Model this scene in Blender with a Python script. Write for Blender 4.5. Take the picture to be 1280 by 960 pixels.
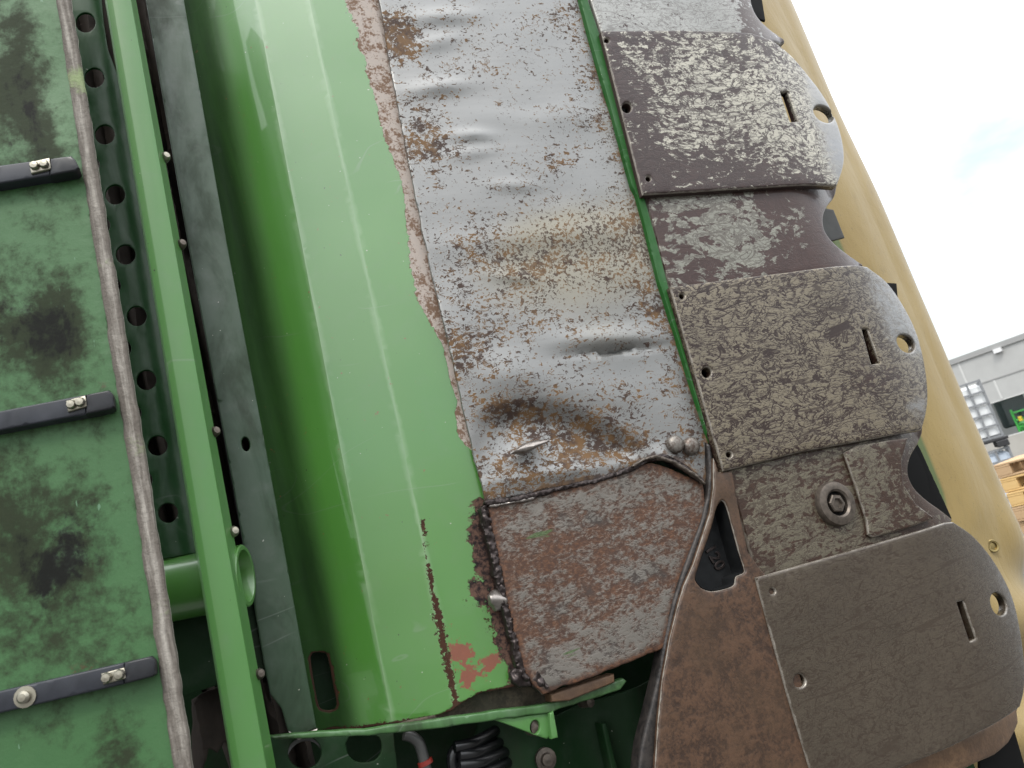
import bpy, bmesh, math, random
import numpy as np
from mathutils import Vector, Matrix
from mathutils.geometry import delaunay_2d_cdt

random.seed(7); RNG = np.random.default_rng(7)
for o in list(bpy.data.objects): bpy.data.objects.remove(o)
S = bpy.context.scene
COL = S.collection

# ------------------------------------------------------------------ camera
# machine frame: X along the machine, Y into it, Z up.  Axes of that frame in camera space come from
# the vanishing points of the upright edges and of the skid-plate edges.
FPX, W0, H0 = 960.0, 1280.0, 960.0
def cdir(px, py):
    v = np.array([px - W0/2, -(py - H0/2), -FPX]); return v/np.linalg.norm(v)
_up = cdir(-530, -3500); _u = cdir(2970, 60); _u = _u - _up*(_u@_up); _u /= np.linalg.norm(_u)
_w = np.cross(_u, _up)
RM = np.array([_u, -_w, _up])                       # camera space -> world
CAM = np.array([0.0, -0.85, 1.5])
cam = bpy.data.cameras.new('camera'); cam_o = bpy.data.objects.new('camera', cam); COL.objects.link(cam_o)
M = Matrix([list(RM[0]) + [CAM[0]], list(RM[1]) + [CAM[1]], list(RM[2]) + [CAM[2]], [0, 0, 0, 1]])
cam_o.matrix_world = M
cam.sensor_width = 36; cam.lens = 36*FPX/W0; cam.clip_start = 0.02; cam.clip_end = 3000
cam.dof.use_dof = True; cam.dof.focus_distance = 1.05; cam.dof.aperture_fstop = 13.0
S.camera = cam_o
S.render.resolution_x = 1024; S.render.resolution_y = 768

# ------------------------------------------------------------------ world, sun, exposure
SUN_DIR = Vector((-0.28, -0.62, 0.95)).normalized()   # towards the sun
world = bpy.data.worlds.new('World'); S.world = world; world.use_nodes = True
nt = world.node_tree; nt.nodes.clear()
wo = nt.nodes.new('ShaderNodeOutputWorld'); bg = nt.nodes.new('ShaderNodeBackground')
sky = nt.nodes.new('ShaderNodeTexSky'); sky.sky_type = 'NISHITA'; sky.sun_disc = False
sky.sun_elevation = math.asin(SUN_DIR.z); sky.sun_rotation = math.atan2(SUN_DIR.x, SUN_DIR.y)
sky.air_density = 1.2; sky.dust_density = 2.0
tc = nt.nodes.new('ShaderNodeTexCoord'); mp = nt.nodes.new('ShaderNodeMapping')
mp.inputs['Scale'].default_value = (1.0, 1.0, 2.2); mp.inputs['Location'].default_value = (3.092, 0.239, 0.767)
nz = nt.nodes.new('ShaderNodeTexNoise'); nz.inputs['Scale'].default_value = 2.1; nz.inputs['Detail'].default_value = 6
nz.inputs['Roughness'].default_value = 0.55
rp = nt.nodes.new('ShaderNodeValToRGB'); rp.color_ramp.elements[0].position = 0.21; rp.color_ramp.elements[1].position = 0.54
mx = nt.nodes.new('ShaderNodeMix'); mx.data_type = 'RGBA'; 
sp = nt.nodes.new('ShaderNodeSeparateXYZ'); nt.links.new(tc.outputs['Generated'], sp.inputs[0])
mr = nt.nodes.new('ShaderNodeMapRange'); mr.inputs[1].default_value = 0; mr.inputs[2].default_value = 1; mr.inputs[3].default_value = 0.20; mr.inputs[4].default_value = 1.12
nt.links.new(sp.outputs[2], mr.inputs[0])
cl_ = nt.nodes.new('ShaderNodeVectorMath'); cl_.operation = 'SCALE'; cl_.inputs[0].default_value = (17.0, 17.3, 17.6); nt.links.new(mr.outputs[0], cl_.inputs['Scale'])
nt.links.new(cl_.outputs[0], mx.inputs[7])
nt.links.new(tc.outputs['Generated'], mp.inputs[0]); nt.links.new(mp.outputs[0], nz.inputs['Vector'])
nt.links.new(nz.outputs[0], rp.inputs[0]); nt.links.new(rp.outputs[0], mx.inputs[0])
nt.links.new(sky.outputs[0], mx.inputs[6]); nt.links.new(mx.outputs[2], bg.inputs[0])
bg.inputs[1].default_value = 0.10
nt.links.new(bg.outputs[0], wo.inputs[0])
sun = bpy.data.lights.new('sun', 'SUN'); sun_o = bpy.data.objects.new('sun', sun); COL.objects.link(sun_o)
sun.energy = 0.7; sun.angle = math.radians(14); sun.color = (1.0, 0.96, 0.88)
sun_o.rotation_euler = SUN_DIR.to_track_quat('Z', 'Y').to_euler(); sun_o.location = (0, -3, 8)
S.view_settings.view_transform = 'Standard'; S.view_settings.look = 'None'
S.view_settings.exposure = 1.32; S.view_settings.gamma = 1.0; S.view_settings.use_curve_mapping = False
S.render.engine = 'CYCLES'

# ------------------------------------------------------------------ measuring helpers
def ray(px, py): return RM@cdir(px, py)
def Q3(px, py, Y=0.0):
    v = ray(px, py); t = (Y - CAM[1])/v[1]; return CAM + t*v
def Qf(px, py, yf):
    Y = float(yf(np.array([0.4]), np.array([1.6]))[0])
    for _ in range(60):
        p = Q3(px, py, Y); n = float(yf(np.array([p[0]]), np.array([p[2]]))[0])
        if abs(n - Y) < 1e-6: break
        Y = 0.5*Y + 0.5*n
    return (p[0], p[2])
def XZ(pts, Y=0.0):
    if callable(Y): return [Qf(x, y, Y) for x, y in pts]
    return [(Q3(x, y, Y)[0], Q3(x, y, Y)[2]) for x, y in pts]
def PX(x, y, z):
    d = np.stack([np.asarray(x) - CAM[0], np.broadcast_to(np.asarray(y), np.shape(x)) - CAM[1], np.asarray(z) - CAM[2]], -1)@RM
    return W0/2 + FPX*d[..., 0]/-d[..., 2], H0/2 - FPX*d[..., 1]/-d[..., 2]
def sm(pts, n=6):                                   # Catmull-Rom through an open list
    P = [np.array(p, float) for p in pts]; P = [2*P[0] - P[1]] + P + [2*P[-1] - P[-2]]; out = []
    for i in range(1, len(P) - 2):
        for k in range(n):
            t = k/n; a, b, c, d = P[i-1:i+3]
            out.append(tuple(0.5*((2*b) + (c-a)*t + (2*a-5*b+4*c-d)*t*t + (-a+3*b-3*c+d)*t**3)))
    out.append(tuple(P[-2])); return out
def ell(cx, cy, rx, ry, rot=0, n=20):
    c, s = math.cos(rot), math.sin(rot); out = []
    for k in range(n):
        a = 2*math.pi*k/n; x, y = rx*math.cos(a), ry*math.sin(a); out.append((cx + c*x - s*y, cy + s*x + c*y))
    return out
def inside(P, poly):
    x, y = P[:, 0], P[:, 1]; r = np.zeros(len(P), bool); n = len(poly)
    for i in range(n):
        x1, y1 = poly[i]; x2, y2 = poly[(i+1) % n]
        if y1 == y2: continue
        c = ((y1 > y) != (y2 > y)) & (x < (x2-x1)*(y-y1)/(y2-y1) + x1); r ^= c
    return r
def segd(P, line, closed=False):                    # distance to a polyline
    L = np.array(line, float); A = L if closed else L[:-1]; B = np.roll(L, -1, 0) if closed else L[1:]
    best = np.full(len(P), 1e9)
    for a, b in zip(A, B):
        ab = b - a; t = np.clip(((P - a)@ab)/max(ab@ab, 1e-12), 0, 1)
        best = np.minimum(best, np.hypot(*(P - a - t[:, None]*ab).T))
    return best
def ss(a, b, x): t = np.clip((x - a)/(b - a), 0, 1); return t*t*(3 - 2*t)
_gx = RNG.random((64, 64))
def vnoise(x, y):
    xi = np.floor(x).astype(int); yi = np.floor(y).astype(int); fx = x - xi; fy = y - yi
    fx = fx*fx*(3-2*fx); fy = fy*fy*(3-2*fy); g = lambda a, b: _gx[a % 64, b % 64]
    return (g(xi, yi)*(1-fx) + g(xi+1, yi)*fx)*(1-fy) + (g(xi, yi+1)*(1-fx) + g(xi+1, yi+1)*fx)*fy
def gb(px, py, cx, cy, rx, ry, rot=0):              # soft blob in photo coordinates
    c, s = math.cos(rot), math.sin(rot); dx, dy = px - cx, py - cy
    return np.exp(-(((c*dx + s*dy)/rx)**2 + ((-s*dx + c*dy)/ry)**2))
def densify(poly, h):
    out = []
    for i in range(len(poly)):
        a = np.array(poly[i]); b = np.array(poly[(i+1) % len(poly)]); n = max(1, int(math.ceil(np.hypot(*(b-a))/h)))
        out += [tuple(a + (b-a)*k/n) for k in range(n)]
    return out

# ------------------------------------------------------------------ object helpers
def obj(name, me, mat, parent):
    o = bpy.data.objects.new(name, me); COL.objects.link(o)
    if mat: me.materials.append(mat)
    if parent: o.parent = parent; o.matrix_parent_inverse = parent_inv(parent)
    return o
def parent_inv(p):
    m = Matrix.Identity(4); q = p
    while q is not None: m = (Matrix.Translation(q.location) @ q.rotation_euler.to_matrix().to_4x4()).inverted() if q.parent is None else m; q = q.parent
    return m
def smooth(me, ang=40):
    for p in me.polygons: p.use_smooth = True
    me.set_sharp_from_angle(angle=math.radians(ang))
def mesh(name, V, F, mat, parent, ang=40):
    me = bpy.data.meshes.new(name); me.from_pydata([tuple(v) for v in V], [], F); me.update()
    smooth(me, ang); return obj(name, me, mat, parent)

def sheet(name, outline, yf, thick, mat, parent, holes=(), grid=0.012, edge=0.002, creases=(), attrs=None, ang=40, jag=0.0):
    """a plate standing in XZ, front towards -Y: outline and holes in (x, z), front depth yf, rounded edges"""
    y0 = (lambda x, z: np.full(len(x), yf)) if not callable(yf) else yf
    hh = min(grid, 0.006)
    out = densify(outline, hh); hs = [densify(h, min(hh, 0.004)) for h in holes]
    if jag:
        out = [(x + jag*(vnoise(np.array(x*90 + 7), np.array(z*90)) - .5)*2 + .4*jag*(random.random()-.5), z + jag*(vnoise(np.array(x*90), np.array(z*90 + 31)) - .5)*2 + .4*jag*(random.random()-.5)) for x, z in out]
    pts = list(out); edges = [(i, (i+1) % len(out)) for i in range(len(out))]
    for h in hs:
        b = len(pts); pts += h; edges += [(b+i, b+(i+1) % len(h)) for i in range(len(h))]
    for c in creases:
        cc = []
        for a, b in zip(c[:-1], c[1:]):
            n = max(1, int(np.hypot(b[0]-a[0], b[1]-a[1])/grid)); cc += [(a[0]+(b[0]-a[0])*k/n, a[1]+(b[1]-a[1])*k/n) for k in range(n)]
        cc.append(c[-1]); A = np.array(cc); k = inside(A, out)
        run = []
        for p, q in list(zip(cc, k)) + [((0, 0), False)]:
            if q: run.append(p)
            else:
                if len(run) > 1:
                    b = len(pts); pts += run; edges += [(b+i, b+i+1) for i in range(len(run)-1)]
                run = []
    extra = []
    for ring in [out] + hs:
        R_ = np.array(ring); n = len(R_); t = np.roll(R_, -1, 0) - np.roll(R_, 1, 0); t /= np.maximum(np.hypot(*t.T), 1e-9)[:, None]
        nn = np.stack([-t[:, 1], t[:, 0]], 1)
        for k in (0.3, 0.6, 1.0):
            extra += [tuple(p) for p in R_ + nn*edge*k] + [tuple(p) for p in R_ - nn*edge*k]
    A = np.array(out); lo, hi = A.min(0), A.max(0)
    gx = np.arange(lo[0] + grid/2, hi[0], grid); gz = np.arange(lo[1] + grid/2, hi[1], grid)
    G = np.stack(np.meshgrid(gx, gz), -1).reshape(-1, 2); G = G + (RNG.random(G.shape) - .5)*grid*.3
    E_ = np.array(extra)
    def ok(P, m):
        k = inside(P, out)
        for h in hs: k &= ~inside(P, h)
        d = segd(P, out, True)
        for h in hs: d = np.minimum(d, segd(P, h, True))
        return P[k & (d > m)]
    G = ok(G, edge*1.3); E_ = ok(E_, edge*0.25)
    allp = [Vector(p) for p in pts] + [Vector(p) for p in E_] + [Vector(p) for p in G]
    v, e, f, *_ = delaunay_2d_cdt(allp, edges, [], 0, 1e-7)
    V = np.array([[p.x, p.y] for p in v]); F = np.array([t for t in f])
    c = V[F].mean(1); k = inside(c, out)
    for h in hs: k &= ~inside(c, h)
    F = F[k]
    a, b, d = V[F[:, 0]], V[F[:, 1]], V[F[:, 2]]
    ar = (b[:, 0]-a[:, 0])*(d[:, 1]-a[:, 1]) - (b[:, 1]-a[:, 1])*(d[:, 0]-a[:, 0])
    F[ar < 0] = F[ar < 0][:, ::-1]; F = F[np.abs(ar) > 1e-12]
    D = segd(V, out, True)
    for h in hs: D = np.minimum(D, segd(V, h, True))
    y = np.asarray(y0(V[:, 0], V[:, 1])); q = np.clip(1 - D/edge, 0, 1)
    yF = y + edge*(1 - np.sqrt(np.maximum(0, 1 - q*q)))
    n = len(V); V3 = np.concatenate([np.stack([V[:, 0], yF, V[:, 1]], 1), np.stack([V[:, 0], y + max(thick, edge*1.05), V[:, 1]], 1)])
    cnt = {}
    for t in F:
        for i in range(3): cnt[(t[i], t[(i+1) % 3])] = 1
    faces = [tuple(int(i) for i in t) for t in F] + [tuple(int(i)+n for i in t[::-1]) for t in F]
    for (i, j) in cnt:
        if (j, i) not in cnt: faces.append((int(j), int(i), int(i)+n, int(j)+n))
    me = bpy.data.meshes.new(name); me.from_pydata(V3.tolist(), [], faces); me.update()
    smooth(me, ang)
    if creases:
        dc = np.min([segd(V, c_) for c_ in creases], 0); dc = np.concatenate([dc, dc]); ev = np.zeros(len(me.edges)*2, np.int64); me.edges.foreach_get('vertices', ev); ev = ev.reshape(-1, 2)
        sh = me.attributes.get('sharp_edge') or me.attributes.new('sharp_edge', 'BOOLEAN', 'EDGE'); cur = np.zeros(len(me.edges), bool); sh.data.foreach_get('value', cur)
        sh.data.foreach_set('value', cur | (np.max(dc[ev], 1) < 1e-4))
    at = me.attributes.new('edge', 'FLOAT', 'POINT'); at.data.foreach_set('value', np.concatenate([np.minimum(D, .1), D*0 + .03]).astype(np.float32))
    if attrs:
        px, py = PX(V[:, 0], y, V[:, 1])
        for an, fn in attrs.items():
            val = np.asarray(fn(px, py), np.float32)*np.ones(n, np.float32)
            at = me.attributes.new(an, 'FLOAT', 'POINT'); at.data.foreach_set('value', np.concatenate([val, val - (1.5 if an == 'pale' else 0)]).astype(np.float32))
    return obj(name, me, mat, parent)

def loft(name, cols, mat, parent, rows=40, closed=False, ang=30, wob=None):
    """cols: list of polylines (each list of 3D points top to bottom, same count or 2)"""
    V = []; F = []; nc = len(cols)
    for r in range(rows + 1):
        t = r/rows
        for c in cols:
            s = t*(len(c)-1); i = min(int(s), len(c)-2); p = np.array(c[i])*(1-(s-i)) + np.array(c[i+1])*(s-i)
            V.append(p if wob is None else wob(p))
    for r in range(rows):
        for c in range(nc if closed else nc-1):
            a, b = r*nc + c, r*nc + (c+1) % nc; F.append((a, a+nc, b+nc, b))
    if closed: F += [tuple(range(nc)), tuple(rows*nc + i for i in reversed(range(nc)))]
    return mesh(name, V, F, mat, parent, ang)

def tube(name, path, r, mat, parent, seg=12, caps=True, lump=0.0, ang=50):
    P = [np.array(p, float) for p in path]; V = []; F = []
    rr = r if hasattr(r, '__len__') else [r]*len(P)
    for i, p in enumerate(P):
        t = P[min(i+1, len(P)-1)] - P[max(i-1, 0)]; t /= np.linalg.norm(t)
        a = np.cross(t, [0, 1, 0] if abs(t[1]) < .9 else [1, 0, 0]); a /= np.linalg.norm(a); b = np.cross(t, a)
        for k in range(seg):
            w = 2*math.pi*k/seg; q = rr[i]*(1 + lump*(random.random()-.5)); V.append(p + q*(a*math.cos(w) + b*math.sin(w)))
    for i in range(len(P)-1):
        for k in range(seg): F.append((i*seg+k, i*seg+(k+1) % seg, (i+1)*seg+(k+1) % seg, (i+1)*seg+k))
    if caps: F += [tuple(range(seg))[::-1], tuple((len(P)-1)*seg + k for k in range(seg))]
    return mesh(name, V, F, mat, parent, ang)

def lathe(name, c, axis, prof, mat, parent, seg=20, ang=35):
    """prof: list of (radius, offset along axis)"""
    ax = Vector(axis).normalized(); a = ax.orthogonal().normalized(); b = ax.cross(a); V = []; F = []
    c = Vector(c)
    for r, h in prof:
        for k in range(seg):
            w = 2*math.pi*k/seg; V.append(c + ax*h + (a*math.cos(w) + b*math.sin(w))*max(r, 1e-5))
    for i in range(len(prof)-1):
        for k in range(seg): F.append((i*seg+k, i*seg+(k+1) % seg, (i+1)*seg+(k+1) % seg, (i+1)*seg+k))
    return mesh(name, V, F, mat, parent, ang)

def boxes(name, lst, mat, parent, bevel=0.0):
    """one mesh from oriented boxes: (centre, half sizes, rotation matrix or None)"""
    bm = bmesh.new()
    for c, h, R_ in lst:
        m = Matrix.Translation(Vector(c)) @ (R_.to_4x4() if R_ else Matrix.Identity(4)) @ Matrix.Diagonal((h[0]*2, h[1]*2, h[2]*2, 1))
        bmesh.ops.create_cube(bm, size=1, matrix=m)
    if bevel: bmesh.ops.bevel(bm, geom=bm.edges[:], offset=bevel, segments=1, affect='EDGES')
    me = bpy.data.meshes.new(name); bm.to_mesh(me); bm.free(); return obj(name, me, mat, parent)

def thing(name, label, cat, loc=(0, 0, 0), rot=0, group=None):
    o = bpy.data.objects.new(name, None); COL.objects.link(o); o.location = loc; o.rotation_euler = (0, 0, rot)
    o.empty_display_size = .2; o['label'] = label; o['category'] = cat
    if group: o['group'] = group
    return o

# ------------------------------------------------------------------ node materials
ALB = 0.45          # the picture is exposed for the shaded machine, so its colours are the true, darker ones
class NM:
    def __init__(s, name):
        s.m = bpy.data.materials.new(name); s.m.use_nodes = True; s.t = s.m.node_tree; s.b = s.t.nodes['Principled BSDF']
        g = s.t.nodes.new('ShaderNodeNewGeometry'); s.P = g.outputs['Position']
    def n(s, t): return s.t.nodes.new(t)
    def link(s, a, b):
        if isinstance(a, (int, float)): b.default_value = a
        elif isinstance(a, tuple):
            if len(a) == 3: a = tuple(x*ALB for x in a)
            b.default_value = a if len(a) == len(b.default_value) else a + (1,)
        else: s.t.links.new(a, b)
    def map(s, scale=(1, 1, 1), rot=(0, 0, 0), loc=(0, 0, 0), v=None):
        k = s.n('ShaderNodeMapping'); k.inputs['Scale'].default_value = scale; k.inputs['Rotation'].default_value = rot; k.inputs['Location'].default_value = loc
        s.link(v or s.P, k.inputs[0]); return k.outputs[0]
    def noise(s, scale, detail=3, rough=.5, dist=0., v=None):
        k = s.n('ShaderNodeTexNoise'); k.inputs['Scale'].default_value = scale; k.inputs['Detail'].default_value = detail
        k.inputs['Roughness'].default_value = rough; k.inputs['Distortion'].default_value = dist; s.link(v or s.P, k.inputs['Vector']); return k.outputs[0]
    def math(s, op, a, b=0.0, clamp=False):
        k = s.n('ShaderNodeMath'); k.operation = op; k.use_clamp = clamp; s.link(a, k.inputs[0]); s.link(b, k.inputs[1]); return k.outputs[0]
    def add(s, a, b): return s.math('ADD', a, b)
    def mul(s, a, b): return s.math('MULTIPLY', a, b)
    def step(s, x, a, b):
        k = s.n('ShaderNodeMapRange'); k.interpolation_type = 'SMOOTHSTEP'; k.inputs[1].default_value = a; k.inputs[2].default_value = b
        s.link(x, k.inputs[0]); return k.outputs[0]
    def mix(s, f, a, b):
        k = s.n('ShaderNodeMix'); k.data_type = 'RGBA'; s.link(f, k.inputs[0]); s.link(a, k.inputs[6]); s.link(b, k.inputs[7]); return k.outputs[2]
    def fmix(s, f, a, b):
        k = s.n('ShaderNodeMix'); s.link(f, k.inputs[0]); s.link(a, k.inputs[2]); s.link(b, k.inputs[3]); return k.outputs[0]
    def attr(s, name):
        k = s.n('ShaderNodeAttribute'); k.attribute_name = name; return k.outputs['Fac']
    def vein(s, n, w):                               # thin winding lines where the noise crosses one half
        return s.math('SUBTRACT', 1.0, s.step(s.math('ABSOLUTE', s.math('SUBTRACT', n, .5)), w*.3, w))
    def bump(s, h, strength=.3, dist=.002):
        k = s.n('ShaderNodeBump'); k.inputs['Strength'].default_value = strength; k.inputs['Distance'].default_value = dist
        s.link(h, k.inputs['Height']); s.link(k.outputs[0], s.b.inputs['Normal']); return k
    def out(s, col=None, rough=None, metal=None, spec=None, coat=None):
        for v, nme in ((col, 'Base Color'), (rough, 'Roughness'), (metal, 'Metallic'), (spec, 'Specular IOR Level'), (coat, 'Coat Weight')):
            if v is not None: s.link(v, s.b.inputs[nme])
        return s.m

def m_plain(name, col, rough=.5, metal=0., var=.15, scale=40, spec=.5):
    k = NM(name); n = k.noise(scale, 4, .6); c = k.mix(n, tuple(x*(1-var*1.6) for x in col), tuple(min(1, x*(1+var*1.6)) for x in col))
    return k.out(c, k.add(rough - .08, k.mul(n, .16)), metal, spec)

GREEN = (0.112, 0.355, 0.058)
def m_paint(name, col=GREEN, rough=.27, dust=.25, wear=False, spec=.7, dirt_dark=0., gl=1.):
    k = NM(name)
    big = k.noise(7, 3, .5); fine = k.noise(160, 3, .6); mid = k.noise(35, 4, .6)
    c = k.mix(k.mul(k.step(mid, .45, .8), dust), col, tuple(.55*x + .12 for x in col))
    c = k.mix(k.mul(k.step(big, .35, .7), .25), c, tuple(x*.8 for x in col))
    if dirt_dark:
        g = k.noise(18, 5, .65, .6, k.map((1, 1, .35))); c = k.mix(k.mul(k.step(g, .45, .75), dirt_dark), c, (.055, .06, .045))
    r = k.add(rough, k.mul(fine, .10)); met = 0.0
    wsp = k.step(k.noise(210, 1, .5, 0, k.map((1, 1, 1), loc=(8, 4, 2))), .80, .815); c = k.mix(k.mul(wsp, .7), c, (.75, .75, .65))
    lsc = k.mul(k.vein(k.noise(5, 2, .5, .3, k.map((.5, 1, 2.2), (0, .9, 0))), .004), k.step(k.noise(9, 2, .5), .52, .62)); c = k.mix(k.mul(lsc, .35), c, tuple(.5*x + .22 for x in col))
    spk = k.step(k.noise(230, 1, .5, 0, k.map((1, 1, 1), loc=(3, 1, 2))), .795, .81)
    c = k.mix(spk, c, (.03, .03, .02))
    if wear:
        band = k.attr('band'); scr = k.attr('scratch'); prim = k.attr('primer'); burn = k.attr('burn'); em = k.attr('edge'); strip_shade = k.attr('strip_shade')
        c = k.mix(k.mul(k.attr('fold_glint'), k.add(.15, k.mul(k.noise(30, 3, .6), .7))), c, (.42, .62, .36))  # highlight along the creases, painted as a paler line
        nb = k.noise(60, 5, .65); n2 = k.noise(150, 4, .7)
        c = k.mix(k.mul(strip_shade, k.add(.35, k.mul(k.noise(26, 4, .6, .5, k.map((1, 1, .12))), .8))), c, (.018, .045, .016))  # shade beside the strip painted into the colour, with streaks
        pm = k.mul(k.step(k.add(prim, k.add(k.mul(k.add(nb, -.5), 1.8), k.mul(k.add(n2, -.5), 1.6))), .42, .60), .9)
        c = k.mix(pm, c, k.mix(n2, (.26, .035, .020), (.40, .070, .040)))
        bm = k.step(k.add(band, k.mul(k.add(nb, -.5), .9)), .50, .56)
        n3 = k.noise(320, 3, .7); bc = k.mix(k.step(k.add(k.mul(k.add(n2, n3), .5), k.mul(k.add(nb, -.5), .7)), .47, .60), k.mix(n3, (.80, .66, .56), (.62, .58, .55)), (.30, .19, .13)); c = k.mix(bm, c, bc)
        sm_ = k.step(k.add(scr, k.mul(k.add(k.noise(210, 4, .75), -.5), 2.2)), .50, .62); c = k.mix(sm_, c, k.mix(n2, (.03, .015, .01), (.14, .06, .035)))
        bu = k.step(k.add(burn, k.add(k.mul(k.add(nb, -.5), 1.1), k.mul(k.add(n2, -.5), .6))), .46, .56)
        c = k.mix(bu, c, k.mix(k.step(n2, .38, .62), (.028, .02, .022), (.20, .115, .085)))
        ed = k.step(k.add(k.mul(em, -160.0), k.mul(nb, 1.6)), .35, .55); c = k.mix(ed, c, (.09, .045, .03))
        allm = k.math('MAXIMUM', k.math('MAXIMUM', bm, sm_), k.math('MAXIMUM', bu, ed))
        r = k.fmix(k.math('MAXIMUM', allm, k.mul(strip_shade, .9)), r, .65)
        k.bump(k.math('SUBTRACT', k.mul(mid, .05), allm), .5, .0012)
    if dirt_dark: spec = k.fmix(k.step(g, .40, .70), spec, .08)
    if wear: spec = k.fmix(k.math('MAXIMUM', allm, strip_shade), spec, .12)
    return k.out(c, r, met, spec, .55*gl if not wear else k.mul(k.mul(k.math('SUBTRACT', 1.0, strip_shade), k.math('SUBTRACT', 1.0, allm)), .6))

def m_silver(name):
    k = NM(name)
    st = k.noise(30, 5, .6, 0, k.map((.35, 1, 3.5))); lo = k.noise(5, 5, .6); bias = k.attr('rust'); film = k.attr('film'); em = k.attr('edge')
    base = k.mix(st, (.35, .347, .335), (.56, .555, .535)); base = k.mix(k.mul(k.step(lo, .4, .65), .5), base, (.42, .425, .415))
    gr = k.noise(300, 3, .7); base = k.mix(k.mul(gr, .4), base, (.42, .43, .43))
    cl = k.noise(13, 4, .6, .3, k.map((1, 1, 1.5))); cl2 = k.noise(4, 3, .5, .3, k.map((1, 1, 2.0), loc=(2, 1, 4)))
    thr = k.add(k.add(k.mul(bias, .20), k.mul(k.add(cl, -.5), .42)), k.mul(k.add(cl2, -.5), .22))
    f1 = k.noise(128, 4, .66, .5, k.map((.85, 1, 1.25), (0, -.3, 0))); f2 = k.noise(190, 3, .7, .3, k.map((1, 1, 1.1)))
    fl = k.step(k.add(f1, thr), .60, .63)
    fs = k.step(k.add(f2, k.add(k.mul(thr, .55), k.mul(film, .12))), .612, .648)
    v1 = k.vein(k.noise(46, 4, .62, .8, k.map((.8, 1, 1.4))), .018); vg = k.step(k.add(k.add(k.noise(34, 3, .6), thr), k.mul(bias, .1)), .57, .63)
    m = k.math('MAXIMUM', k.math('MAXIMUM', fl, k.mul(v1, vg)), k.mul(fs, .9))
    m = k.mul(m, k.step(k.noise(240, 3, .7), .30, .42))
    fm = k.mul(k.step(k.add(film, k.mul(k.add(lo, -.5), 1.2)), .1, .9), .55)
    base = k.mix(fm, base, (.50, .44, .30))
    em2 = k.step(k.add(k.mul(em, -55.), k.mul(k.noise(80, 4, .6), 1.5)), .35, .6)
    m = k.math('MAXIMUM', m, k.mul(k.mul(em2, .9), k.attr('edged')))
    rc = k.mix(k.step(k.noise(38, 4, .65), .4, .62), (.070, .036, .024), (.24, .125, .042)); c = k.mix(m, base, rc)
    k.bump(k.add(k.mul(st, .2), k.mul(m, .9)), .35, .0010)
    r = k.fmix(m, k.add(.33, k.mul(st, .16)), .8)
    return k.out(c, r, k.fmix(m, .65, 0.0))

def m_skid(name, pale=(.52, .50, .42), dark=(.085, .050, .042), bias=0., sc=1.0, vstr=.9, vw=.045, rough=.34, metal=.5, off=0., stretch=(.68, 1, 1.28), bs=.32, coat=.22):
    k = NM(name)
    wn = k.n('ShaderNodeTexNoise'); wn.inputs['Scale'].default_value = 7; wn.inputs['Detail'].default_value = 2; k.link(k.P, wn.inputs['Vector'])
    wv = k.n('ShaderNodeVectorMath'); wv.operation = 'MULTIPLY_ADD'; k.link(wn.outputs['Color'], wv.inputs[0]); wv.inputs[1].default_value = (.05, .05, .05); k.link(k.P, wv.inputs[2])
    P = k.map(stretch, (0, .15, 0), (off, 0, off*.7), wv.outputs[0])
    at = k.attr('pale'); em = k.attr('edge')
    vn = k.noise(40*sc, 4, .58, .8, P); vn2 = k.noise(85*sc, 3, .55, .4, P); vn3 = k.noise(11*sc, 3, .5, .8, P); isl = k.noise(66*sc, 5, .66, .4, P); lo = k.noise(9, 4, .6, .4)
    ic = k.mul(k.add(isl, -.5), 2.3)
    t = k.add(k.add(ic, k.mul(k.add(lo, -.5), .75)), k.add(k.mul(at, .50), bias + .5))
    pm = k.step(t, .46, .54)
    full = k.step(k.add(at, k.mul(ic, .35)), .50, .98)
    ve = k.math('MAXIMUM', k.math('MAXIMUM', k.vein(vn, vw), k.mul(k.vein(vn2, vw), .75)), k.math('MAXIMUM', k.vein(vn3, vw*.22), k.mul(k.vein(k.noise(7, 1.5, .5, 0, k.map((.30, 1, 4.5), (0, .16, 0), (off, 0, off))), .010), .8)))
    ve = k.mul(k.mul(ve, vstr), k.math('SUBTRACT', 1.0, k.mul(full, .85)))
    brush = k.noise(120, 3, .6, 0, k.map((.5, 1, 5)))
    pc = k.mix(brush, tuple(x*.70 for x in pale), tuple(min(1, x*1.22) for x in pale))
    pc = k.mix(full, pc, k.mix(brush, (.30, .305, .315), (.47, .475, .48)))
    dc = k.mix(k.noise(30, 4, .6), tuple(x*.7 for x in dark), tuple(x*1.45 for x in dark))
    tone = k.noise(6, 4, .6, .5, k.map((.8, 1, 1.3), loc=(off, 2, 1))); pc = k.mix(k.mul(k.step(tone, .38, .70), .5), pc, tuple(x*.55 for x in pale))
    c = k.mix(pm, dc, pc); c = k.mix(ve, c, tuple(x*.75 for x in dark))
    ed = k.step(k.add(k.mul(em, -320.), k.mul(k.noise(70, 3, .6), 1.2)), .05, .5); c = k.mix(k.mul(ed, .7), c, (.55, .50, .43))  # worn edges, painted paler still to stand for the lit bevel
    h = k.math('SUBTRACT', k.add(k.mul(pm, .8), k.mul(brush, .15)), ve)
    k.bump(h, bs, .0008)
    pe = k.math('SUBTRACT', pm, k.mul(ve, pm))
    r = k.fmix(pe, rough + .10, k.add(rough - .06, k.mul(brush, .14)))
    return k.out(c, r, k.fmix(pe, .05, metal), k.fmix(pe, .22, .5), coat)

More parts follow.
